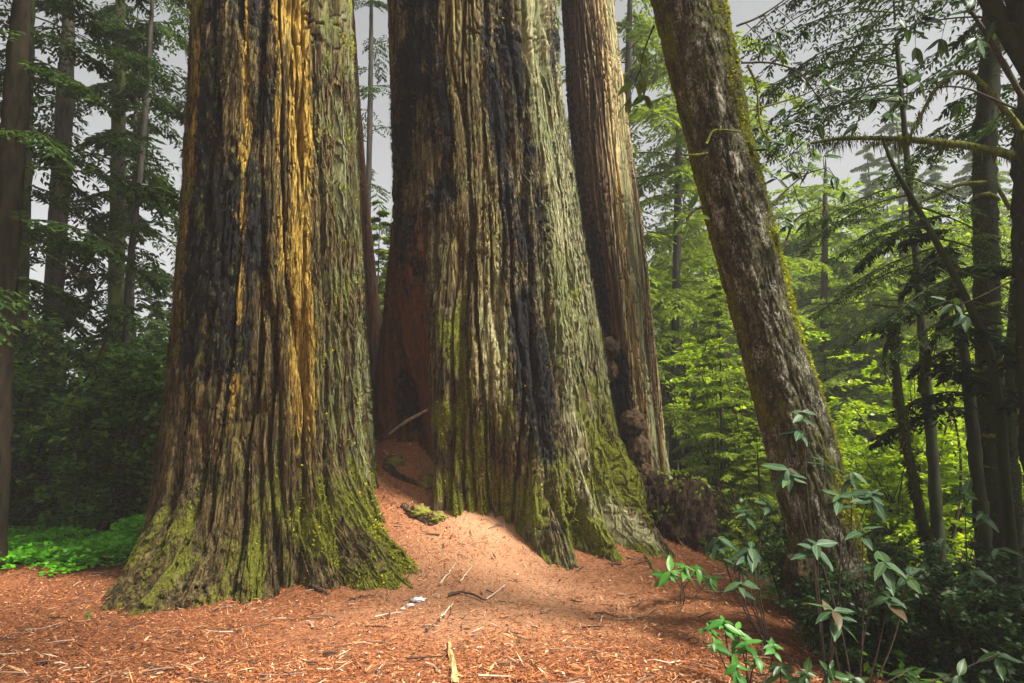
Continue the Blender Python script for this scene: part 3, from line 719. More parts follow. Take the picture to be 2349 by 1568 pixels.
# ------------------------------------------------------------------ foliage builders
def frond(mb, base, dirv, L, droop, ntw=13, twl=0.36, lf=0.055, lw=0.02, rach=None, curl=0.0):
    """a conifer bough: a drooping axis with flat side twigs carrying small needle leaves"""
    d = unit(dirv); m = 8
    tt = np.linspace(0, 1, m)
    pts = base + d*L*tt[:, None] + np.array([0, 0, -1])*(droop*L*tt**2)[:, None] + np.array([0, 0, 1])*(curl*L*tt)[:, None]
    if rach is not None: rach.tube(pts, np.linspace(0.006 + 0.005*L, 0.003, m), 4)
    up = np.array([0, 0, 1.0])
    ts_ = np.linspace(0.12, 1.0, ntw)
    for sgn in (-1, 1):
        tj = np.clip(ts_ + rng.normal(size=ntw)*0.02, 0.05, 1)
        b = np.stack([np.interp(tj, tt, pts[:, k]) for k in range(3)], -1)
        tg = d + np.array([0, 0, -1])*(2*droop*tj)[:, None]; tg /= np.linalg.norm(tg, axis=1)[:, None]
        sd = np.cross(tg, up)*sgn; sd /= np.linalg.norm(sd, axis=1)[:, None] + 1e-9
        td = sd*0.85 + tg*0.55 + np.array([0, 0, -0.25]) + rng.normal(size=(ntw, 3))*0.12
        td /= np.linalg.norm(td, axis=1)[:, None]
        tl = twl*L*(1 - 0.75*tj)*np.clip(tj*6, 0.3, 1)*(0.7 + 0.6*rng.random(ntw)) + 0.05
        nl = 7
        for k in range(nl):
            f = (k + 0.3)/nl
            p = b + td*(tl*f)[:, None] - np.array([0, 0, 0.12])*(tl*f*f)[:, None]
            for s2 in (-1, 1):
                ld = td*0.7 + np.cross(td, up)*s2*0.8 + rng.normal(size=(ntw, 3))*0.18 - np.array([0, 0, 0.25])
                mb.kites(p, ld, np.array([0, 0, 1.0]) + rng.normal(size=(ntw, 3))*0.45, lf*(0.6 + 0.8*rng.random(ntw)), lw)

def conifer(seed, h, z0, n, Lb, droop=0.35, lf=0.11, lw=0.035, rt=0.2, ntw=11, up=0.1):
    """returns (trunk mesh, crown mesh, branch mesh) with the base at the origin"""
    global rng
    keep = rng; rng = np.random.default_rng(seed)
    tm = MB(); cm = MB(); bm_ = MB()
    zz = np.linspace(-0.4, h, 16)
    wob = 0.05*h*0.1
    ax = np.stack([wob*np.sin(zz*0.5 + seed), wob*np.cos(zz*0.4 + seed*2), zz], -1)
    rr = rt*np.clip(1 - zz/h, 0.03, 1)**0.8; rr[0] *= 1.3
    tm.tube(ax, rr, 10, 0.04)
    for i in range(n):
        f = (i + rng.random())/n; z = z0 + (h - z0)*f**0.9
        a = i*2.4 + rng.normal()*0.4
        L = Lb*(1 - f)**0.7*(0.6 + 0.6*rng.random()) + 0.25
        base = np.array([np.interp(z, zz, ax[:, 0]), np.interp(z, zz, ax[:, 1]), z])
        frond(cm, base, (math.cos(a), math.sin(a), up + 0.25*f), L, droop*(0.6 + 0.8*rng.random()), ntw, 0.36, lf, lw, bm_)
    rng = keep
    return tm.mesh('trunk', smooth=True), cm.mesh('crown'), bm_.mesh('branches')

def bush(seed, h, r, n, lf=0.09, lw=0.045, stems=7, layered=False):
    """stems and leaves round them, in sprays with gaps"""
    global rng
    keep = rng; rng = np.random.default_rng(seed)
    sm = MB(); lm = MB()
    per = max(1, n//(stems*9))
    for i in range(stems):
        a = rng.random()*6.28; rr = r*math.sqrt(rng.random())
        tip = np.array([rr*math.cos(a), rr*math.sin(a), h*(0.6 + 0.4*rng.random())])
        b0 = np.array([0.15*r*rng.normal(), 0.15*r*rng.normal(), -0.2])
        pts = bez([b0, b0*0.5 + tip*np.array([0.35, 0.35, 0.55]) + 0.06*h*rng.normal(size=3), tip], 10)
        sm.tube(pts, np.linspace(0.012 + 0.006*h, 0.004, 10), 5)
        for k in range(9):
            f = 0.22 + 0.78*(k + rng.random())/9
            c = np.array([np.interp(f, np.linspace(0, 1, 10), pts[:, q]) for q in range(3)])
            d = unit(np.array([rng.normal(), rng.normal(), 0.25*rng.normal() + 0.1]))
            L = (0.28 + 0.3*rng.random())*r*(1.15 - 0.5*f)
            tt = rng.random(per)**0.8
            sm.tube(np.stack([c, c + d*L*0.5, c + d*L + np.array([0, 0, -0.12*L])]), [0.006, 0.004, 0.002], 4)
            p = c + d*(L*tt)[:, None] - np.array([0, 0, 0.12*L])*(tt*tt)[:, None] + rng.normal(size=(per, 3))*lf*0.5*np.array([1, 1, 0.45 if layered else 0.9])
            ld = d + rng.normal(size=(per, 3))*0.8; ld[:, 2] = ld[:, 2]*0.45 - 0.15
            nm = np.array([0, 0, 1.0]) + rng.normal(size=(per, 3))*0.45
            ln = lf*(0.6 + 0.8*rng.random(per)); lm.kites(p, ld, nm, ln, ln*lw/lf, 0.45)
    rng = keep
    return sm.mesh('stems', smooth=True), lm.mesh('foliage')

def gz(x, y): return float(ground_z(np.array(x, float), np.array(y, float)))

# ------------------------------------------------------------------ left: tall conifers in the shade
def pole(pts, r, n=10, jit=0.03, seg=26, off=(0, 0, 0), name='trunk'):
    mb = MB(); q = bez(pts, seg); rr = np.interp(np.linspace(0, 1, seg), np.linspace(0, 1, len(r)), r)
    mb.tube(q, rr, n, jit)
    return mb.mesh(name, off, True)

def tall_tree(name, label, pts_px, Y, wpx, mat, boughs, lf, lw, matc, seed, Lb=2.4, zmin=2.0, zmax=13, top=14, droop=0.45):
    """trunk through the given points, carried up out of sight, and its boughs"""
    global rng
    keep = rng; rng = np.random.default_rng(seed)
    pts = [P(px, py, Y) for px, py in pts_px]
    d = (pts[-1] - pts[-2])/(pts[-1][2] - pts[-2][2])
    if pts[-1][2] < top: pts.append(pts[-1] + d*(top - pts[-1][2])*0.98)
    g = gz(pts[0][0], Y); d0 = (pts[1] - pts[0])/(pts[1][2] - pts[0][2])
    foot = pts[0] + d0*(g - 0.3 - pts[0][2])*0.6; foot[2] = g - 0.3
    pts = [foot] + pts
    base = np.array([foot[0], foot[1], g])
    r = wpx/2/FX*Y
    o = thing(name, label, 'tree', tuple(base))
    link('trunk', pole(pts, [r*1.35, r*1.05, r, r*0.9, r*0.6, r*0.1], n=14, jit=0.06, seg=80, off=base), mat, o)
    cm = MB(); bmh = MB(); q = bez(pts, 40)
    for i in range(boughs):
        z = zmin + (zmax - zmin)*(i + rng.random())/boughs
        c = np.array([np.interp(z, q[:, 2], q[:, k]) for k in range(3)]); a = i*2.4 + rng.normal()*0.5
        L = Lb*(0.5 + 0.7*rng.random())
        frond(cm, c, (math.cos(a), math.sin(a), 0.05 + 0.15*rng.random()), L, droop*(0.5 + rng.random()), 14, 0.34, lf, lw, bmh)
    if boughs:
        link('crown', cm.mesh('crown', base), matc, o)
        tag(link('branches', bmh.mesh('branches', base), M_BGTM, o), kind='stuff')
    rng = keep
    return o

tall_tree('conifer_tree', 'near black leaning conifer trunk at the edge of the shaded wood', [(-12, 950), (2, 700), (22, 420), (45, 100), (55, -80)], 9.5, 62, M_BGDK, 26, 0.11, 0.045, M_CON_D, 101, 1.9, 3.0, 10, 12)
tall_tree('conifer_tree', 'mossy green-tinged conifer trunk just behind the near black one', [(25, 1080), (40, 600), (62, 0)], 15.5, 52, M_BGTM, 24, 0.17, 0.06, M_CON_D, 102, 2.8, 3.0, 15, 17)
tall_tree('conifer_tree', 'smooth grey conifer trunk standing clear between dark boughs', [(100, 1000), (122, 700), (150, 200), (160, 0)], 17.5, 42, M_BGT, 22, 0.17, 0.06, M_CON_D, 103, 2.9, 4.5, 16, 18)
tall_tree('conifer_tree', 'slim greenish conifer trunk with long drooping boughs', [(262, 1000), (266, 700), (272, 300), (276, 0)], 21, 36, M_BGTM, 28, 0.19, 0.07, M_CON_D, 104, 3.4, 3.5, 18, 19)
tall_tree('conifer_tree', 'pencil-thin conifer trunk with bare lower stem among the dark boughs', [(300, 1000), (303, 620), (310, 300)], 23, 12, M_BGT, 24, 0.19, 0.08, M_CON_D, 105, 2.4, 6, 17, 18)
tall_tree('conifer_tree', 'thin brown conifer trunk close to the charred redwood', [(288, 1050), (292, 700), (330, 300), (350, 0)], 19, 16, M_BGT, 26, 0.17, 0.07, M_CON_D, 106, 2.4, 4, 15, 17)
tall_tree('conifer_tree', 'sparse conifer showing in the sky gap between the two large redwoods', [(838, 900), (842, 600), (850, 200), (852, 0)], 24, 14, M_BGT, 26, 0.13, 0.05, M_CON_D, 107, 2.6, 4, 20, 21)
tall_tree('conifer_tree', 'tall conifer with light green boughs beside the slim ridged redwood', [(1400, 950), (1425, 600), (1440, 200), (1445, 0)], 20, 20, M_BGT, 44, 0.18, 0.075, M_CON_B, 108, 3.2, 3, 17, 18)

tall_tree('conifer_tree', 'light green conifer filling the view between slim redwood and leaning tree', [(1545, 1000), (1552, 600), (1560, 200), (1562, 0)], 19, 18, M_BGT, 46, 0.17, 0.07, M_CON_B, 109, 3.0, 2, 13, 15)
tall_tree('conifer_tree', 'paler conifer farther up the slope seen just left of the leaning tree', [(1650, 900), (1652, 600), (1655, 300)], 27, 16, M_BGT, 46, 0.2, 0.085, M_CON_H, 110, 3.4, 3, 16, 18)
tall_tree('conifer_tree', 'pale green conifer seen just right of the leaning tree', [(1885, 1000), (1890, 700), (1893, 450)], 23, 16, M_BGT, 44, 0.19, 0.08, M_CON_H, 111, 3.0, 2.5, 10, 11)
tall_tree('conifer_tree', 'bright conifer on the slope below the long mossy limb', [(2060, 1000), (2066, 750), (2070, 560)], 20, 16, M_BGT, 40, 0.17, 0.075, M_CON_B, 112, 2.8, 2, 7.5, 8.5)

def mossy_limb(parent, base, pts, r0, r1, mat, name='branch', tuft=None, n=6, hang=0.0):
    mb = MB(); q = bez(pts, 18)
    mb.tube(q, np.linspace(r0, r1, 18), n, 0.10)
    o = link(name, mb.mesh(name, base, True), mat, parent)
    if tuft:
        m2 = MB(); k = rng.integers(0, 17, tuft); f = rng.random(tuft)[:, None]
        c = q[k]*(1 - f) + q[k + 1]*f + rng.normal(size=(tuft, 3))*r0*0.7
        d = rng.normal(size=(tuft, 3))*(0.7 if hang < 1 else 0.22*hang) - np.array([0, 0, 0.4 + hang])
        ln = (0.022 + 0.05*hang)*(0.15 + 1.5*rng.random(tuft)**2.5)*(0.5 + 0.9*np.clip(perlin(c[:, 0]*5, c[:, 1]*5, 0.1, 17) + 0.4, 0, 1.2))
        m2.kites(c, d, rand_dirs(tuft), ln, 0.010 + 0*ln)
        o2 = link('moss', m2.mesh('moss', base), M_MOSSD, o); tag(o2, kind='stuff')
    return o

# dead branches in the left shade
for lab, pts, Yd, r in [('thin mossy dead branch slanting down across the grey conifer trunk', [(20, 545), (120, 590), (185, 635), (240, 625)], 11.5, 0.018),
                        ('dark broken branch standing up out of the shaded shrubs', [(165, 915), (185, 890), (225, 820), (252, 755)], 12.5, 0.030)]:
    w = [P(a, b, Yd) for a, b in pts]
    o = thing('dead_branch', lab, 'branch', tuple(w[0]))
    mossy_limb(o, w[0], w, r, r*0.45, M_MOSSTWIG if 'mossy' in lab else M_TWIG, 'limb', 60)

# ------------------------------------------------------------------ shrubs and hazy trees
C_D = [conifer(201 + i, 13 + 2*i, 1.5, 46, 3.0, 0.42, 0.24, 0.10, 0.20) for i in range(2)]
C_B = [conifer(211 + i, 8 + 2.5*i, 0.5, 48, 2.3, 0.35, 0.17, 0.07, 0.11) for i in range(3)]
B_D = [bush(221 + i, 2.6 + 0.6*i, 1.5, 7000, 0.13, 0.075, 12) for i in range(3)]
B_B = [bush(231 + i, 4.0 + 1.5*i, 1.9, 7000, 0.15, 0.085, 14, True) for i in range(3)]

def put(kind, name, label, cat, group, x, y, sc, rz, mats, z=None):
    o = thing(name, label, cat, (x, y, gz(x, y) - 0.05 if z is None else z), group, rz, sc)
    names = ('trunk', 'crown', 'branches') if len(kind) == 3 else ('stems', 'foliage')
    for nm, me, m in zip(names, kind, mats):
        ob = bpy.data.objects.new(nm, me); COL.objects.link(ob); ob.parent = o
        if nm in ('branches', 'stems', 'foliage'): ob['kind'] = 'stuff'
        if len(me.materials) == 0: me.materials.append(m)
        else:
            ob.material_slots[0].link = 'OBJECT'; ob.material_slots[0].material = m
    return o

r = random.Random(5)
for i in range(26):       # shaded thicket on the left
    Yd = r.uniform(12.5, 19); px = r.uniform(-120, 400)
    x = (px - W/2)/FX*Yd
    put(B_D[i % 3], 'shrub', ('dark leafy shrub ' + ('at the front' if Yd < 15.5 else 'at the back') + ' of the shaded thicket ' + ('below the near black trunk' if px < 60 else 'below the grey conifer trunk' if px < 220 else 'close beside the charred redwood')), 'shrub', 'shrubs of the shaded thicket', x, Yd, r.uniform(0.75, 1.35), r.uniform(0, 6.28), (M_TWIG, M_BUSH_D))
for i in range(9):       # farther dark conifers on the left
    Yd = r.uniform(24, 42); px = r.uniform(-100, 430)
    put(C_D[i % 2], 'conifer_tree', 'dim conifer standing deep in the wood behind the shaded thicket', 'tree', 'conifers deep in the shaded wood', (px - W/2)/FX*Yd, Yd, r.uniform(0.4, 0.75), r.uniform(0, 6.28), (M_BGT, M_CON_D, M_BGTM))
for i in range(6):        # gap between the two big trees
    Yd = r.uniform(18, 30); px = r.uniform(790, 920)
    put(C_B[i % 3], 'conifer_tree', 'small green conifer in the gap between the two large redwoods', 'tree', 'conifers in the gap between the redwoods', (px - W/2)/FX*Yd, Yd, r.uniform(0.5, 0.8), r.uniform(0, 6.28), (M_BGT, M_CON_B, M_BGTM))
for i in range(30):       # hazy hillside on the right
    Yd = 40 + 40*(i + r.random())/30; px = r.uniform(1380, 2500)
    x = (px - W/2)/FX*Yd
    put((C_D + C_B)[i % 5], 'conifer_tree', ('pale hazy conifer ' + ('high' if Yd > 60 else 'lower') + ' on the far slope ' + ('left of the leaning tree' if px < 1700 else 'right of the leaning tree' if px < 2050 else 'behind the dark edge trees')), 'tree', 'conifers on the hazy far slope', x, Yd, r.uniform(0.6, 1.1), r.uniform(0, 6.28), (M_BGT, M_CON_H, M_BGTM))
for i in range(10):       # bright saplings between slim redwood and leaning tree
    Yd = r.uniform(11.5, 17); px = r.uniform(1570, 1780)
    put(C_B[i % 3], 'redwood_sapling', 'bright green redwood sapling between the stump and the leaning tree', 'tree', 'bright saplings behind the stump', (px - W/2)/FX*Yd, Yd, r.uniform(0.25, 0.45), r.uniform(0, 6.28), (M_BGT, M_CON_B, M_MOSSTWIG))
for i in range(64):       # sunlit broadleaf understorey climbing the slope on the right
    Yd = 12.0 + 24*((i + r.random())/64)**1.2; px = r.uniform(1540, 2500)
    if px < 1800: px = r.uniform(1540, 2500)
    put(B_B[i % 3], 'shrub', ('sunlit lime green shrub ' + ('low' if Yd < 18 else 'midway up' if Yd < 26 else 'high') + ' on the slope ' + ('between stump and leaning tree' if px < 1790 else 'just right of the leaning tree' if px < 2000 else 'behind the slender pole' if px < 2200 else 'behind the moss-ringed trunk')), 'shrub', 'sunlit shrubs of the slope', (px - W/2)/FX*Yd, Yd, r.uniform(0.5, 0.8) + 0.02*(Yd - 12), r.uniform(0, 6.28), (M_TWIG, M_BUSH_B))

# ------------------------------------------------------------------ right: dark mossy trees close by
def dark_tree(label, pts_px, Y, rads, seed, boughs=(), tuft=2500, name='conifer_tree', mat=M_BGMD, extend=True):
    pts = [P(px, py, Y) for px, py in pts_px]
    g = gz(pts[0][0], Y)
    pts[0][2] = min(pts[0][2], g - 0.2)
    base = np.array([pts[0][0], Y, g])
    o = thing(name, label, 'tree', tuple(base))
    link('trunk', pole(pts, rads, 14, 0.09, 80, base), mat, o)
    m2 = MB(); q = bez(pts, 60); k = rng.integers(0, 59, tuft); f = rng.random(tuft)[:, None]
    rr = np.interp(k/59, np.linspace(0, 1, len(rads)), rads)[:, None]
    a = rng.random(tuft)*6.28
    c = q[k]*(1 - f) + q[k + 1]*f + rr*np.stack([np.cos(a), np.sin(a), 0*a], -1)
    keep_ = perlin(c[:, 0]*4, c[:, 1]*4, c[:, 2]*4, seed) > -0.1
    c = c[keep_]; a = a[keep_]; d = np.stack([np.cos(a), np.sin(a), -0.9 + 0*a], -1) + 0.5*rng.normal(size=(len(c), 3))
    m2.kites(c, d, rand_dirs(len(c)), 0.045*(0.4 + rng.random(len(c))), 0.016)
    ob = link('moss', m2.mesh('moss', base), M_MOSSD, o); tag(ob, kind='stuff')
    return o, base, q

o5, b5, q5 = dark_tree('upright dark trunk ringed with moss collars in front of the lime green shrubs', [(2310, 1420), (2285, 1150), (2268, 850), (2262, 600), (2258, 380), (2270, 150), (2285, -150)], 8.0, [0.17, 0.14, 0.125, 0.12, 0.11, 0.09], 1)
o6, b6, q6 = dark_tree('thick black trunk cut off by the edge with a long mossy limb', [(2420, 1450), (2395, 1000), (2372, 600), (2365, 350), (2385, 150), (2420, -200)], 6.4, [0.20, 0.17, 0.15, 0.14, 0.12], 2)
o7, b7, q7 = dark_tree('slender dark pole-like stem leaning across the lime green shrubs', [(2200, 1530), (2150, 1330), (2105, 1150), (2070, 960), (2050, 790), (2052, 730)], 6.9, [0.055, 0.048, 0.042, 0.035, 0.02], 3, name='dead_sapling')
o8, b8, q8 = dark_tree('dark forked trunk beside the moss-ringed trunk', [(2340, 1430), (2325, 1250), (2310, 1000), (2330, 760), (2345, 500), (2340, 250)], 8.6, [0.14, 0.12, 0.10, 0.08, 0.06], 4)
for i in range(9):      # moss collars on the ringed trunk
    py = 470 + 75*i + r.uniform(-15, 15); z = zpy(py, 8.0)
    c = np.array([np.interp(z, q5[:, 2], q5[:, k]) for k in range(3)])
    a = np.linspace(0, 2*math.pi, 15)
    mb = MB(); mb.tube(c + np.stack([0.128*np.cos(a), 0.128*np.sin(a), 0.02*np.sin(2*a + i) - 0.02*np.abs(np.cos(a))], -1), 0.022 + 0.008*rng.random(15), 5, 0.2)
    link('moss_collar', mb.mesh('moss_collar', b5, True), M_MOSSTWIG, o5)
mb = MB();  # unseen foliage clumps added overhead to shade the foreground and right trunks
for cc, rr3, nn3 in (((1.0, 2.5, 8.2), (2.0, 1.4, 0.9), 1400), ((8.4, 3.4, 6.4), (2.0, 2.0, 1.4), 2200), ((9.5, 5.8, 7.2), (1.9, 2.2, 1.6), 2200), ((-0.8, 3.0, 8.8), (1.6, 1.3, 0.9), 900)):
    crown(mb, np.array(cc) - b6, *rr3, nn3, 0.42, 0.2)
    lm = MB(); lm.tube(bez([q6[45], 0.5*(q6[45] + np.array(cc)) + np.array([0, 0, 0.6]), np.array(cc)], 12), np.linspace(0.09, 0.03, 12), 6, 0.05)
    link('limb', lm.mesh('limb', b6, True), M_BGMD, o6)  # added limb carrying an unseen shade clump

link('crown', mb.mesh('crown'), M_CON_D, o6)  # the added shade clumps, attached as this tree's crown
# limbs
pp = lambda L, Y: [P(a, b, Y) for a, b in L]
mossy_limb(o6, b6, pp([(2340, 362), (2250, 340), (2150, 326), (2040, 318), (1930, 318), (1860, 330)], 6.4), 0.042, 0.012, M_MOSSTWIG, 'limb', 1500, 6, 1.5)
mossy_limb(o6, b6, pp([(2345, 300), (2260, 200), (2205, 165), (2150, 200), (2110, 270), (2080, 330)], 6.3), 0.030, 0.012, M_MOSSTWIG, 'limb', 900, 6, 1.2)
mossy_limb(o6, b6, pp([(2360, 250), (2310, 160), (2250, 60), (2180, -40)], 6.2), 0.032, 0.015, M_TWIG, 'limb', 200)
mossy_limb(o5, b5, pp([(2262, 420), (2200, 425), (2120, 460), (2070, 490)], 7.8), 0.03, 0.010, M_MOSSTWIG, 'limb', 400, 6, 0.3)
mossy_limb(o5, b5, pp([(2270, 620), (2180, 640), (2080, 700), (2000, 700)], 7.8), 0.032, 0.010, M_MOSSTWIG, 'limb', 400, 6, 0.3)
mossy_limb(o8, b8, pp([(2318, 480), (2260, 395), (2215, 425)], 8.5), 0.03, 0.012, M_MOSSTWIG, 'limb', 200, 6, 0.3)

# dark leaning conifer sapling with thin radiating boughs
def sapling(label, pts_px, Y, rads, specs, mat=M_CON_D, lf=0.05, lw=0.014, group=None, name='conifer_sapling', seed=0):
    pts = pp(pts_px, Y); g = gz(pts[0][0], Y)
    base = np.array([pts[0][0], Y, g]); pts[0][2] = g - 0.2
    o = thing(name, label, 'tree', tuple(base), group)
    link('trunk', pole(pts, rads, 8, 0.05, 30, base), M_BGMD, o)
    cm = MB(); bm2 = MB()
    for (px, py, dx, dy, dz, L, dr) in specs:
        frond(cm, P(px, py, Y), (dx, dy, dz), L, dr, 15, 0.30, lf, lw, bm2)
    link('crown', cm.mesh('crown', base), mat, o)
    tag(link('branches', bm2.mesh('branches', base), M_BGTM, o), kind='stuff')
    return o
sp = []
for i in range(16):
    f = i/15; sp.append((2060 + 190*f, 400 + 360*f, -1 if i % 3 else 0.8, -0.35 + 0.5*r.random(), 0.15*r.random() - 0.28, 0.75 + 0.5*r.random(), 0.15 + 0.2*r.random()))
sapling('dark leaning conifer sapling with thin drooping boughs before the lime green shrubs', [(2335, 1450), (2290, 930), (2250, 760), (2150, 560), (2060, 400), (2020, 310)], 6.8, [0.05, 0.045, 0.036, 0.028, 0.012], sp)
# dark hanging boughs
sp = [(2110 + 20*r.random(), 700 + 12*i, -0.6 + 1.0*r.random(), -0.2, -0.7, 0.45 + 0.2*r.random(), 0.6) for i in range(7)]
o = thing('hanging_bough', 'black drooping moss-hung bough in front of the lime green shrubs', 'branch', tuple(P(2190, 640, 7.2)))
w0 = P(2190, 640, 7.2)
mossy_limb(o, w0, pp([(2260, 610), (2190, 640), (2110, 690), (2040, 780), (2025, 850)], 7.2), 0.035, 0.018, M_BGMD, 'limb', 900, 6, 1.2)
mossy_limb(o, w0, pp([(2190, 640), (2160, 740), (2125, 820), (2108, 900)], 7.2), 0.03, 0.02, M_BGMD, 'limb', 900, 6, 1.4)

# upper right: shaded conifer boughs overhead
def overhead(label, px0, py0, Y, n, seed, matc=M_CON_D, L=1.3, dirx=-1.0, lf=0.085, lw=0.034, ht=9.0, span=4.5):
    global rng
    keep = rng; rng = np.random.default_rng(seed)
    cm = MB(); bm2 = MB()
    g = gz(P(px0, 900, Y)[0], Y); base = np.array([P(px0, 900, Y)[0], Y, g])
    o = thing('conifer_tree', label, 'tree', tuple(base))
    link('trunk', pole([base - np.array([0, 0, 0.3]), base + np.array([0.05, 0, ht/3]), base + np.array([0, 0, ht])], [0.10, 0.075, 0.03], 12, 0.10, 60, base), M_BGMD, o)
    for i in range(n):
        z = zpy(py0, Y) - 0.8 + span*i/n
        a = rng.normal()*0.9 + (math.pi if dirx < 0 else 0)
        frond(cm, np.array([base[0], Y, z]), (math.cos(a), math.sin(a), 0.1), L*(0.6 + 0.7*rng.random()), 0.3 + 0.3*rng.random(), 15, 0.34, lf, lw, bm2)
    link('crown', cm.mesh('crown', base), matc, o); tag(link('branches', bm2.mesh('branches', base), M_BGTM, o), kind='stuff')
    rng = keep
overhead('shaded conifer whose boughs fill the top corner above the mossy limb', 2520, 150, 8.6, 34, 301, L=2.2)
overhead('conifer behind the mossy limb with fine grey-green boughs', 2120, 120, 10.5, 34, 302, L=2.0)

overhead('slight conifer with black lacy boughs between the moss-ringed trunk and the slender pole', 2215, 760, 7.5, 14, 305, M_CON_K, L=0.75, ht=4.2, span=2.2)
for i in range(16):     # dark low shrubs closing the right foreground
    Yd = r.uniform(4.7, 8.2); px = r.uniform(1880, 2420) if i > 3 else r.uniform(1780, 1960)
    if i <= 3: Yd = r.uniform(6.6, 7.6)
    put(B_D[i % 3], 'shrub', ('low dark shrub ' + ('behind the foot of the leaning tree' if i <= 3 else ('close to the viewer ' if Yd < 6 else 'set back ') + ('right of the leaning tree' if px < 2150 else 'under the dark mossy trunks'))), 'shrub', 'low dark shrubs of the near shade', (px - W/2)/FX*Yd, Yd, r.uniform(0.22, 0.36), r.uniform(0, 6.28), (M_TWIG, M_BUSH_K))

# ------------------------------------------------------------------ broad leaves
def leaf_mesh(name, L=1.0, wd=0.36, bend=0.18, fold=0.10, nL=7):
    u = np.linspace(0, 1, nL); v = np.array([-1, -0.5, 0, 0.5, 1.0])
    U, Vv = np.meshgrid(u, v, indexing='ij')
    prof = np.sin(np.pi*np.clip(U*0.97 + 0.015, 0, 1)**0.85)**0.8*(1 - 0.25*U)
    x = Vv*wd*0.5*prof; y = U*L; z = -bend*U**2*L + fold*np.abs(Vv)*wd*prof + 0.02*np.sin(U*9)*np.abs(Vv)
    idx = np.arange(nL*5).reshape(nL, 5)
    q = np.stack([idx[:-1, :-1], idx[:-1, 1:], idx[1:, 1:], idx[1:, :-1]], -1).reshape(-1, 4)
    return mesh_np(name, np.stack([x, y, z], -1), q, None, True)

LEAVES = {}
def leaf_set(mat):
    if mat.name not in LEAVES:
        ms = []
        for wd, bd in ((0.46, 0.20), (0.52, 0.34), (0.42, 0.10)):
            me = leaf_mesh('leaf', 1.0, wd, bd); me.materials.append(mat); ms.append(me)
        LEAVES[mat.name] = ms
    return LEAVES[mat.name]

def add_leaf(parent, base, pos, d, nrm, L, mat):
    d = Vector(d).normalized(); n = Vector(nrm); x = d.cross(n).normalized(); n = x.cross(d).normalized()
    if mat is M_LEAF_G and random.random() < 0.035: mat = M_LEAF_B
    me = leaf_set(mat)[random.randrange(3)]
    o = bpy.data.objects.new('leaf', me); COL.objects.link(o); o.parent = parent
    m = Matrix((x, d, n)).transposed().to_4x4()
    o.matrix_local = Matrix.Translation(Vector(pos) - Vector(base)) @ m @ Matrix.Scale(L, 4)
    return o

def whorl(parent, base, c, n, L, mat, axis_d=(0, 0, 1), tilt=0.1, spread=1.0):
    n = n + random.randint(1, 4); c = np.asarray(c)
    ax = Vector(axis_d).normalized(); a0 = random.random()*6.28
    t1_ = ax.orthogonal().normalized(); t2_ = ax.cross(t1_)
    for i in range(n):
        a = a0 + i*2*math.pi/n + random.uniform(-0.5, 0.5)
        d = t1_*math.cos(a)*spread + t2_*math.sin(a)*spread + ax*(tilt + random.uniform(-0.55, 0.35)) + Vector((0, 0, -0.12))
        add_leaf(parent, base, c - np.array([0, 0, 0.05*L*(i % 3)*4]), d, ax + Vector((random.uniform(-.25, .25), random.uniform(-.25, .25), 0)), L*random.uniform(0.5, 1.2), mat)

def plant(name, label, foot_px, whorls, mat, L, n=6, cat='shrub', stem_r=0.007):
    """foot_px=(px,py,Y); whorls=[(px,py,Y[,n[,L]])] each on its own stem"""
    f = P(*foot_px); f[2] = gz(f[0], f[1])
    o = thing(name, label, cat, tuple(f))
    for w in whorls:
        c = P(w[0], w[1], w[2]); k = w[3] if len(w) > 3 else n; LL = w[4] if len(w) > 4 else L
        mid = f*0.45 + c*0.55 + np.array([random.uniform(-.08, .08), random.uniform(-.05, .05), -0.05])
        mb = MB(); mb.tube(bez([f - np.array([0, 0, 0.05]), mid, c], 10), np.linspace(stem_r, stem_r*0.45, 10), 6)
        link('stem', mb.mesh('stem', f, True), M_TWIG, o)
        ax = unit(np.array([random.uniform(-.3, .3), -0.45 + random.uniform(-.3, .2), 0.9]))
        whorl(o, f, c, k, LL, mat, tuple(ax))
    return o

plant('rhododendron', 'blue-green whorled shrub climbing in front of the leaning trunk', (1890, 1480, 5.2),
      [(1840, 945, 5.1, 5, 0.13), (1836, 990, 5.1, 5, 0.14), (1808, 1078, 5.0, 6, 0.15), (1893, 1060, 5.1, 6, 0.14), (1925, 1138, 5.0, 6, 0.15), (1955, 1085, 5.2, 5, 0.12), (2000, 1130, 5.2, 6, 0.14)], M_LEAF_G, 0.14)
plant('rhododendron', 'blue-green whorled shrub at the dark foot of the leaning tree', (1960, 1540, 4.6),
      [(1872, 1250, 4.5, 7, 0.15), (2030, 1290, 4.6, 8, 0.16), (1978, 1215, 4.7, 5, 0.12), (1913, 1402, 4.3, 6, 0.15), (2085, 1320, 4.7, 6, 0.13), (2040, 1370, 4.6, 6, 0.13)], M_LEAF_G, 0.15)
plant('rhododendron', 'slim blue-green shrub on thin stems between the stump and the leaning tree', (1765, 1440, 5.8),
      [(1723, 1258, 5.7, 7, 0.17), (1649, 1236, 5.9, 5, 0.17), (1697, 1338, 5.6, 5, 0.14), (1712, 1172, 5.9, 5, 0.14), (1760, 1150, 5.9, 5, 0.12), (1690, 1290, 5.8, 5, 0.13)], M_LEAF_G, 0.15)
plant('rhododendron', 'dim blue-green shrub under the slender leaning pole', (2180, 1500, 5.6),
      [(2212, 1125, 5.6, 7, 0.16), (2165, 1235, 5.5, 6, 0.15), (2255, 1180, 5.6, 6, 0.15), (2120, 1310, 5.4, 6, 0.14), (2230, 1310, 5.4, 6, 0.15), (2290, 1260, 5.5, 6, 0.15), (2170, 1390, 5.2, 6, 0.14)], M_LEAF_D, 0.15)
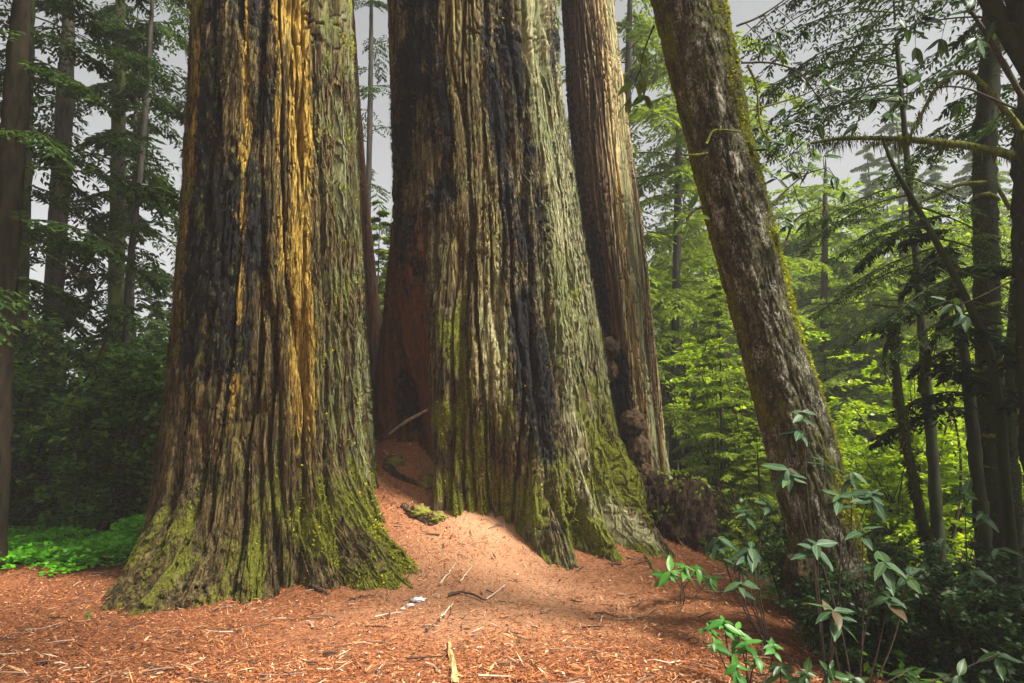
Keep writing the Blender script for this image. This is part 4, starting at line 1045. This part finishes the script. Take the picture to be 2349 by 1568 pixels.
plant('seedling', 'fresh green leafy seedlings at the edge of the needle litter beneath the leaning tree', (1720, 1540, 4.8),
      [(1660, 1425, 4.9, 6, 0.11), (1690, 1445, 4.9, 6, 0.11), (1712, 1478, 4.8, 6, 0.11), (1735, 1508, 4.7, 6, 0.12), (1775, 1480, 4.9, 6, 0.11), (1625, 1440, 5.0, 4, 0.09), (1690, 1530, 4.6, 5, 0.10), (1640, 1475, 4.8, 5, 0.09)], M_LEAF_F, 0.11, 6)
plant('seedling', 'pale green broad-leaved seedling at the tip of the longest buttress root', (1560, 1345, 7.0),
      [(1537, 1312, 7.0, 5, 0.17), (1570, 1300, 7.1, 5, 0.14), (1600, 1305, 7.2, 6, 0.13), (1632, 1325, 7.2, 5, 0.13)], M_LEAF_F, 0.14, 5)
plant('seedling', 'tiny lime sprout alone on the orange litter before the charred redwood', (203, 1418, 6.3), [(203, 1408, 6.3, 5, 0.06)], M_LEAF_F, 0.06, 5, 'seedling', 0.004)
plant('seedling', 'tiny lime sprout on the litter nearest the viewer', (550, 1560, 5.05), [(550, 1553, 5.05, 5, 0.055)], M_LEAF_F, 0.055, 5, 'seedling', 0.004)
plant('seedling', 'low green leaves in the black shade nearest the corner', (1850, 1565, 4.4), [(1790, 1530, 4.4, 6, 0.11), (1850, 1545, 4.3, 6, 0.11), (1905, 1535, 4.4, 6, 0.11), (1960, 1555, 4.4, 6, 0.11), (2080, 1540, 4.5, 6, 0.12), (2200, 1550, 4.5, 6, 0.12), (2290, 1500, 4.6, 6, 0.13)], M_LEAF_D, 0.11)

# leafy branches of the leaning tree (tree > branch > leaf)
def leafy_branch(parent, base, pts, Y, leaves, mat, L, r0=0.010, matw=M_TWIG, dy=0.0):
    w = [P(a, b, Y + dy*i) for i, (a, b) in enumerate(pts)]
    mb = MB(); q = bez(w, 16); mb.tube(q, np.linspace(r0, r0*0.35, 16), 6, 0.05)
    br = link('branch', mb.mesh('branch', base, True), matw, parent)
    for lf in leaves:
        c = P(lf[0], lf[1], Y + random.uniform(-0.15, 0.15))
        j = np.argmin(np.linalg.norm(q - c, axis=1))
        k = (lf[2] if len(lf) > 2 else 3) + 1
        src = q[j]
        dd = c - src; dist = np.linalg.norm(dd)
        if dist > 0.02:
            m2 = MB(); m2.tube(np.stack([src, src + dd*0.5 + np.array([0, 0, 0.01]), c]), [0.004, 0.003, 0.002], 4)
            link('twig', m2.mesh('twig', base), matw, br)
        dd = unit(dd + np.array([0.001, 0, 0]))
        for i in range(k):
            d = Vector(dd)*0.7 + Vector((random.uniform(-1, 1), random.uniform(-.6, .3), random.uniform(-0.9, 0.35)))
            nv = Vector((random.uniform(-.6, .6), -0.7 + random.uniform(-.4, .4), 0.8))
            add_leaf(br, base, c, d, nv, L*random.uniform(0.7, 1.15), mat)
    return br
leafy_branch(t4, b4, [(1700, 145), (1770, 145), (1833, 167), (1870, 215), (1899, 254), (1904, 315)], 5.7, [(1884, 167, 3), (1905, 155, 2), (1894, 198, 3), (1850, 190, 2), (1960, 172, 3), (1823, 279, 2), (1880, 285, 3)], M_LEAF_D, 0.13)
leafy_branch(t4, b4, [(1690, 60), (1740, 40), (1800, 0), (1850, -40)], 5.7, [(1780, 75, 3), (1838, 71, 3), (1790, 110, 2), (1760, 105, 2)], M_LEAF_D, 0.13)
leafy_branch(t4, b4, [(1722, 254), (1780, 238), (1843, 218), (1900, 190)], 5.75, [(1800, 250, 2), (1860, 240, 2)], M_LEAF_D, 0.12, matw=M_MOSSTWIG)
leafy_branch(t4, b4, [(1775, 470), (1800, 440), (1850, 400), (1900, 385)], 5.7, [(1782, 411, 3), (1828, 400, 4), (1858, 390, 3), (1762, 345, 3), (1803, 335, 3), (1914, 406, 3), (1889, 360, 3), (1935, 440, 2), (1830, 460, 3), (1800, 500, 3)], M_LEAF_D, 0.14)
leafy_branch(t4, b4, [(1800, 560), (1830, 500), (1900, 470)], 5.8, [(1810, 520, 3), (1850, 510, 3), (1880, 460, 3), (1900, 500, 2)], M_LEAF_D, 0.12)
leafy_branch(t4, b4, [(1500, 60), (1480, 110), (1468, 160)], 6.2, [(1468, 122, 1), (1475, 180, 3), (1455, 190, 2), (1480, 220, 3), (1445, 228, 2)], M_LEAF_Y, 0.17)
leafy_branch(t4, b4, [(1640, 470), (1600, 480), (1575, 500)], 5.9, [(1580, 480, 2), (1575, 515, 3), (1595, 500, 2)], M_LEAF_Y, 0.13)
leafy_branch(t4, b4, [(1700, 760), (1665, 770), (1640, 810)], 5.9, [], M_LEAF_Y, 0.1, 0.012, M_MOSSTWIG)
for pts in ([(1625, 352), (1595, 356), (1565, 355)], [(1620, 330), (1640, 300), (1700, 303)], [(1715, 150), (1735, 200), (1745, 290), (1770, 330)]):
    mossy_limb(t4, b4, [P(a, b, 5.66) for a, b in pts], 0.012, 0.007, M_MOSSTWIG, 'twig', 120)
leafy_branch(o6, b6, [(2330, 250), (2200, 200), (2080, 215), (1990, 235)], 6.0, [(2005, 228, 4), (2046, 213, 4), (2082, 198, 4), (2110, 190, 4), (1965, 284, 3), (2150, 180, 4), (2040, 260, 3), (2200, 240, 4)], M_LEAF_D, 0.16)
leafy_branch(o6, b6, [(2340, 60), (2240, 40), (2130, 50), (2060, 70)], 6.0, [(2117, 46, 4), (2077, 66, 4), (2160, 90, 4), (2220, 30, 4), (2240, 90, 4), (2280, 50, 4), (2180, 10, 4), (2100, 110, 3)], M_LEAF_D, 0.17)
leafy_branch(o6, b6, [(2330, 640), (2250, 680), (2200, 700)], 6.1, [(2190, 700, 2), (2170, 690, 1), (2215, 725, 2)], M_LEAF_G, 0.17)

# ------------------------------------------------------------------ ground cover and litter
g2 = np.random.default_rng(77)
n = 13000
x = g2.uniform(-9.0, -4.0, n); y = g2.uniform(9.0, 14.5, n)
k = (y > 9.35 - 0.10*(x + 5) + 0.5*perlin(x*1.3, y*1.3, 0, 8) + 0.15*g2.normal(size=n)) & (perlin(x*0.8, y*0.8, 0.5, 9) > -0.35) & (np.hypot(x + 3.1, y - 9.2) > 1.7)
x, y = x[k], y[k]; m = len(x)
hgt = 0.04 + 0.26*g2.random(m)**1.3*(0.25 + 1.0*np.clip(perlin(x*1.5, y*1.5, 0.2, 10) + 0.4, 0, 1))
c = np.stack([x, y, ground_z(x, y) + hgt], -1)
mb = MB()
for j in range(3):
    a = g2.random(m)*0.6 + j*2.094
    d = np.stack([np.cos(a), np.sin(a), -0.25 + 0.2*g2.normal(size=m)], -1)
    mb.kites(c, d, np.array([0, 0, 1.0]) + 0.35*g2.normal(size=(m, 3)), 0.075*(0.5 + 0.8*g2.random(m)), 0.065, 0.6)
o = link('ground_cover', mb.mesh('ground_cover'), M_SORREL)
tag(o, 'bright green clover-like ground cover left of the charred redwood', 'ground cover', kind='stuff')

n = 190000
yy = 4.3 + 8.0*g2.random(n)**1.6; xx = g2.uniform(-0.80, 0.60, n)*yy*1.02
k = (g2.random(n) < duff_mask(xx, yy)*(0.95 - 0.35*pale_band(xx, yy))*(0.75 + 0.6*perlin(xx*1.3, yy*1.3, 0.4, 21)) + 0.05) & (xx > -8) & (xx < 5)
xx, yy = xx[k], yy[k]; m = len(xx)
zz = ground_z(xx, yy) + 0.022*g2.random(m)
a = g2.random(m)*6.28
sl = (ground_z(xx + 0.1*np.cos(a), yy + 0.1*np.sin(a)) - ground_z(xx, yy))/0.1
d = np.stack([np.cos(a), np.sin(a), sl + 0.26*g2.normal(size=m)], -1)
ln = np.where(g2.random(m) < 0.10, 0.12, 0.042)*(0.4 + 1.1*g2.random(m)); wd = np.where(g2.random(m) < 0.10, 0.016, 0.0065)*(0.6 + 0.8*g2.random(m))
mb = MB(); mb.kites(np.stack([xx, yy, zz], -1), d, np.array([0, 0, 1.0]) + 0.35*g2.normal(size=(m, 3)), ln, wd, 0.5)
o = link('needle_litter', mb.mesh('needle_litter'), M_LITTER)
tag(o, 'rust orange redwood needles and bark chips strewn over the forest floor', 'litter', kind='stuff')

mb = MB()
for i in range(420):
    yv = 4.6 + 5.5*g2.random()**1.4; xv = g2.uniform(-0.72, 0.40)*yv
    if g2.random() > duff_mask(np.array(xv), np.array(yv)): continue
    a_ = g2.random()*6.28; L_ = 0.06 + 0.26*g2.random()**2; dd = np.array([math.cos(a_), math.sin(a_)])*L_
    p3 = []
    for f_ in (0, 0.5, 1.0):
        xq, yq = xv + dd[0]*f_ + 0.03*g2.normal()*L_, yv + dd[1]*f_ + 0.12*g2.normal()*L_
        p3.append([xq, yq, gz(xq, yq) + 0.012 + 0.02*g2.random()])
    mb.tube(np.array(p3), np.array([0.006, 0.0045, 0.003])*(0.6 + g2.random()), 4)
o = link('twig_litter', mb.mesh('twig_litter'), M_TWIGS)
tag(o, 'small broken twigs strewn among the rust orange needles', 'litter', kind='stuff')

# low growth in the right shade
n = 7000
xx = g2.uniform(2.2, 6.5, n); yy = g2.uniform(3.6, 11, n)
k = (xx > 2.35 + 0.15*perlin(yy, yy*0.3, 0.1, 3) + 0.05*(yy - 5)) & (perlin(xx, yy, 0.2, 14) > -0.2)
xx, yy = xx[k], yy[k]; m = len(xx)
c = np.stack([xx, yy, ground_z(xx, yy) + 0.22*g2.random(m)], -1)
mb = MB(); d = g2.normal(size=(m, 3)); d[:, 2] *= 0.4
mb.kites(c, d, np.array([0, 0, 1.0]) + 0.5*g2.normal(size=(m, 3)), 0.09*(0.5 + g2.random(m)), 0.045, 0.45)
o = link('undergrowth', mb.mesh('undergrowth'), M_BUSH_D)
tag(o, 'low dark leafy undergrowth round the foot of the leaning tree', 'undergrowth', kind='stuff')

# ------------------------------------------------------------------ sticks, roots, scraps
def on_ground(px, py, Y0=6.0):
    Yv = Y0
    for _ in range(40):
        lo, hi = Yv, Yv
        p = P(px, py, Yv); Yv -= (gz(p[0], Yv) - p[2])*-3.0*(-1) if False else 0
        break
    ysamp = np.linspace(4.0, 12.0, 900)
    p = np.array([P(px, py, q) for q in ysamp]); g = ground_z(p[:, 0], p[:, 1])
    k = np.argmax(p[:, 2] < g)
    q = p[k].copy(); q[2] = gz(q[0], q[1])
    return q
def stick(name, label, pts, r, mat, cat='stick', lift=0.012, n=6, taper=0.5):
    w = [on_ground(a, b) + np.array([0, 0, lift + r]) for a, b in pts]
    o = None
    mb = MB(); q = bez(w, 14); q += np.random.default_rng(int(pts[0][0])).normal(size=q.shape)*0.004
    mb.tube(q, np.linspace(r, r*taper, 14), n, 0.08)
    me = mb.mesh(name, w[0], True)
    o = link(name, me, mat, None, tuple(w[0])); tag(o, label, cat)
    return o
stick('stick', 'dark curved twig lying across the orange mound', [(1028, 1372), (1055, 1366), (1085, 1372), (1112, 1384)], 0.016, M_DARKST)
stick('stick', 'straight pale stick pointing up the mound, nearer the charred redwood', [(1008, 1348), (1028, 1322), (1046, 1298)], 0.011, M_PALE)
stick('stick', 'straight pale stick parallel to its neighbour, farther from the charred redwood', [(1056, 1340), (1070, 1322), (1082, 1306)], 0.010, M_PALE)
stick('stick', 'pale stick below the dark twig near the white tissue', [(1012, 1425), (1025, 1408), (1040, 1390)], 0.012, M_PALE)
stick('stick', 'thin brown stick just below the white tissue', [(975, 1455), (990, 1445), (1008, 1432)], 0.012, M_DARKST)
stick('stick', 'dark thin stick lying in front of the charred redwood', [(800, 1380), (830, 1374), (862, 1372)], 0.010, M_DARKST)
stick('surface_root', 'short curved brown root poking out before the charred redwood', [(695, 1338), (715, 1350), (735, 1358), (752, 1368)], 0.028, M_DARKST, 'root', -0.005)
stick('stick', 'slim yellow-green mossy stick at the tip of the buttress roots', [(1480, 1278), (1505, 1320), (1530, 1362)], 0.014, M_MOSSTWIG)
stick('stick', 'pale twig lying in the black shade at the bottom corner', [(2065, 1490), (2090, 1502), (2115, 1515)], 0.010, M_PALE)
stick('surface_root', 'dark root crossing the needle slope above the mound, upper of the two', [(885, 1070), (915, 1092), (955, 1108), (1000, 1112)], 0.06, M_STUMP, 'root', -0.075)
stick('surface_root', 'dark root on the needle slope, lower of the two', [(925, 1160), (955, 1185), (985, 1205), (1005, 1200)], 0.05, M_STUMP, 'root', -0.06)
for px, py, s_, lab in ((992, 1108, 0.17, 'mossy crumbling wood chunk wedged at the top of the needle slope'), (962, 1178, 0.13, 'brown crumbling wood chunk midway down the needle slope'), (1000, 1190, 0.11, 'small mossy wood chunk at the foot of the needle slope'), (905, 1060, 0.12, 'dark wood chunk by the mouth of the hollow')):
    c = on_ground(px, py)
    o = link('rotten_wood', lump_mesh('rotten_wood', c, s_, 1.2, 0.9, 0.7, 0.5, 3.0, 40, int(px), c), M_CHUNK, None, tuple(c)); tag(o, lab, 'wood chunk')
# pale branch in the hollow
w = [P(884, 1004, 10.0), P(925, 972, 9.8), P(990, 935, 9.55)]
mb = MB(); mb.tube(bez(w, 10), np.linspace(0.016, 0.022, 10), 6, 0.15)
o = link('branch_stub', mb.mesh('branch_stub', w[0], True), M_PALE, None, tuple(w[0])); tag(o, 'pale broken branch leaning in the dark hollow of the broad redwood', 'branch')
# bark slab
w = [on_ground(1030, 1478), on_ground(1036, 1520), on_ground(1046, 1575)]
q = bez(w, 12); wdt = np.interp(np.linspace(0, 1, 12), [0, 0.4, 1], [0.007, 0.020, 0.026])
tn = np.gradient(q, axis=0); sd = np.cross(tn, [0, 0, 1.0]); sd /= np.linalg.norm(sd, axis=1)[:, None]
prof = [(-1, 0.006), (-0.5, 0.013), (0, 0.016), (0.6, 0.012), (1, 0.006), (0.6, 0.0), (-0.6, 0.0)]
v = np.stack([q + sd*(wdt*a)[:, None] + np.array([0, 0, b + 0.01]) for a, b in prof], 1)
v += 0.004*np.random.default_rng(3).normal(size=v.shape)
k = len(prof); i = np.arange(11)[:, None]*k; j = np.arange(k)[None]; j2 = (j + 1) % k
mb = MB(); mb.add(v, np.stack([i + j, i + j2, i + k + j2, i + k + j], -1).reshape(-1, 4))
o = link('bark_slab', mb.mesh('bark_slab', w[1]), M_SLAB, None, tuple(w[1])); tag(o, 'long yellow-tan splinter of bark lying nearest the viewer', 'bark')
# crumpled white tissues
for i, (px, py, s_) in enumerate([(958, 1380, 0.050), (940, 1392, 0.032), (924, 1399, 0.022)]):
    c = on_ground(px, py) + np.array([0, 0, s_*0.25])
    me = lump_mesh('tissue', c, s_, 1.2, 0.9, 0.45, 0.7, 3.2, 24, 60 + i, c)
    o = link('tissue', me, M_TISSUE, None, tuple(c))
    tag(o, ('crumpled white tissue on the orange mound, largest of the scraps', 'middle-sized scrap of white tissue beside the largest one', 'smallest white tissue scrap on the orange mound')[i], 'tissue')

# ------------------------------------------------------------------ haze
hb = MB()
lo, hi = np.array([-122., -42, -12]), np.array([122., 142, 42])
cv = np.array([[lo[0], lo[1], lo[2]], [hi[0], lo[1], lo[2]], [hi[0], hi[1], lo[2]], [lo[0], hi[1], lo[2]], [lo[0], lo[1], hi[2]], [hi[0], lo[1], hi[2]], [hi[0], hi[1], hi[2]], [lo[0], hi[1], hi[2]]])
hb.add(cv, [[3, 2, 1, 0], [4, 5, 6, 7], [0, 1, 5, 4], [1, 2, 6, 5], [2, 3, 7, 6], [3, 0, 4, 7]])
hm = bpy.data.materials.new('haze_air'); hm.use_nodes = True
nt = hm.node_tree; nt.nodes.remove(nt.nodes['Principled BSDF'])
pv = nt.nodes.new('ShaderNodeVolumePrincipled'); pv.inputs['Color'].default_value = (0.92, 0.93, 0.95, 1); pv.inputs['Density'].default_value = 0.0017
nt.links.new(pv.outputs[0], nt.nodes['Material Output'].inputs['Volume'])
hz = link('haze', hb.mesh('haze'), hm)
tag(hz, 'pale mist hanging in the forest air', kind='stuff')
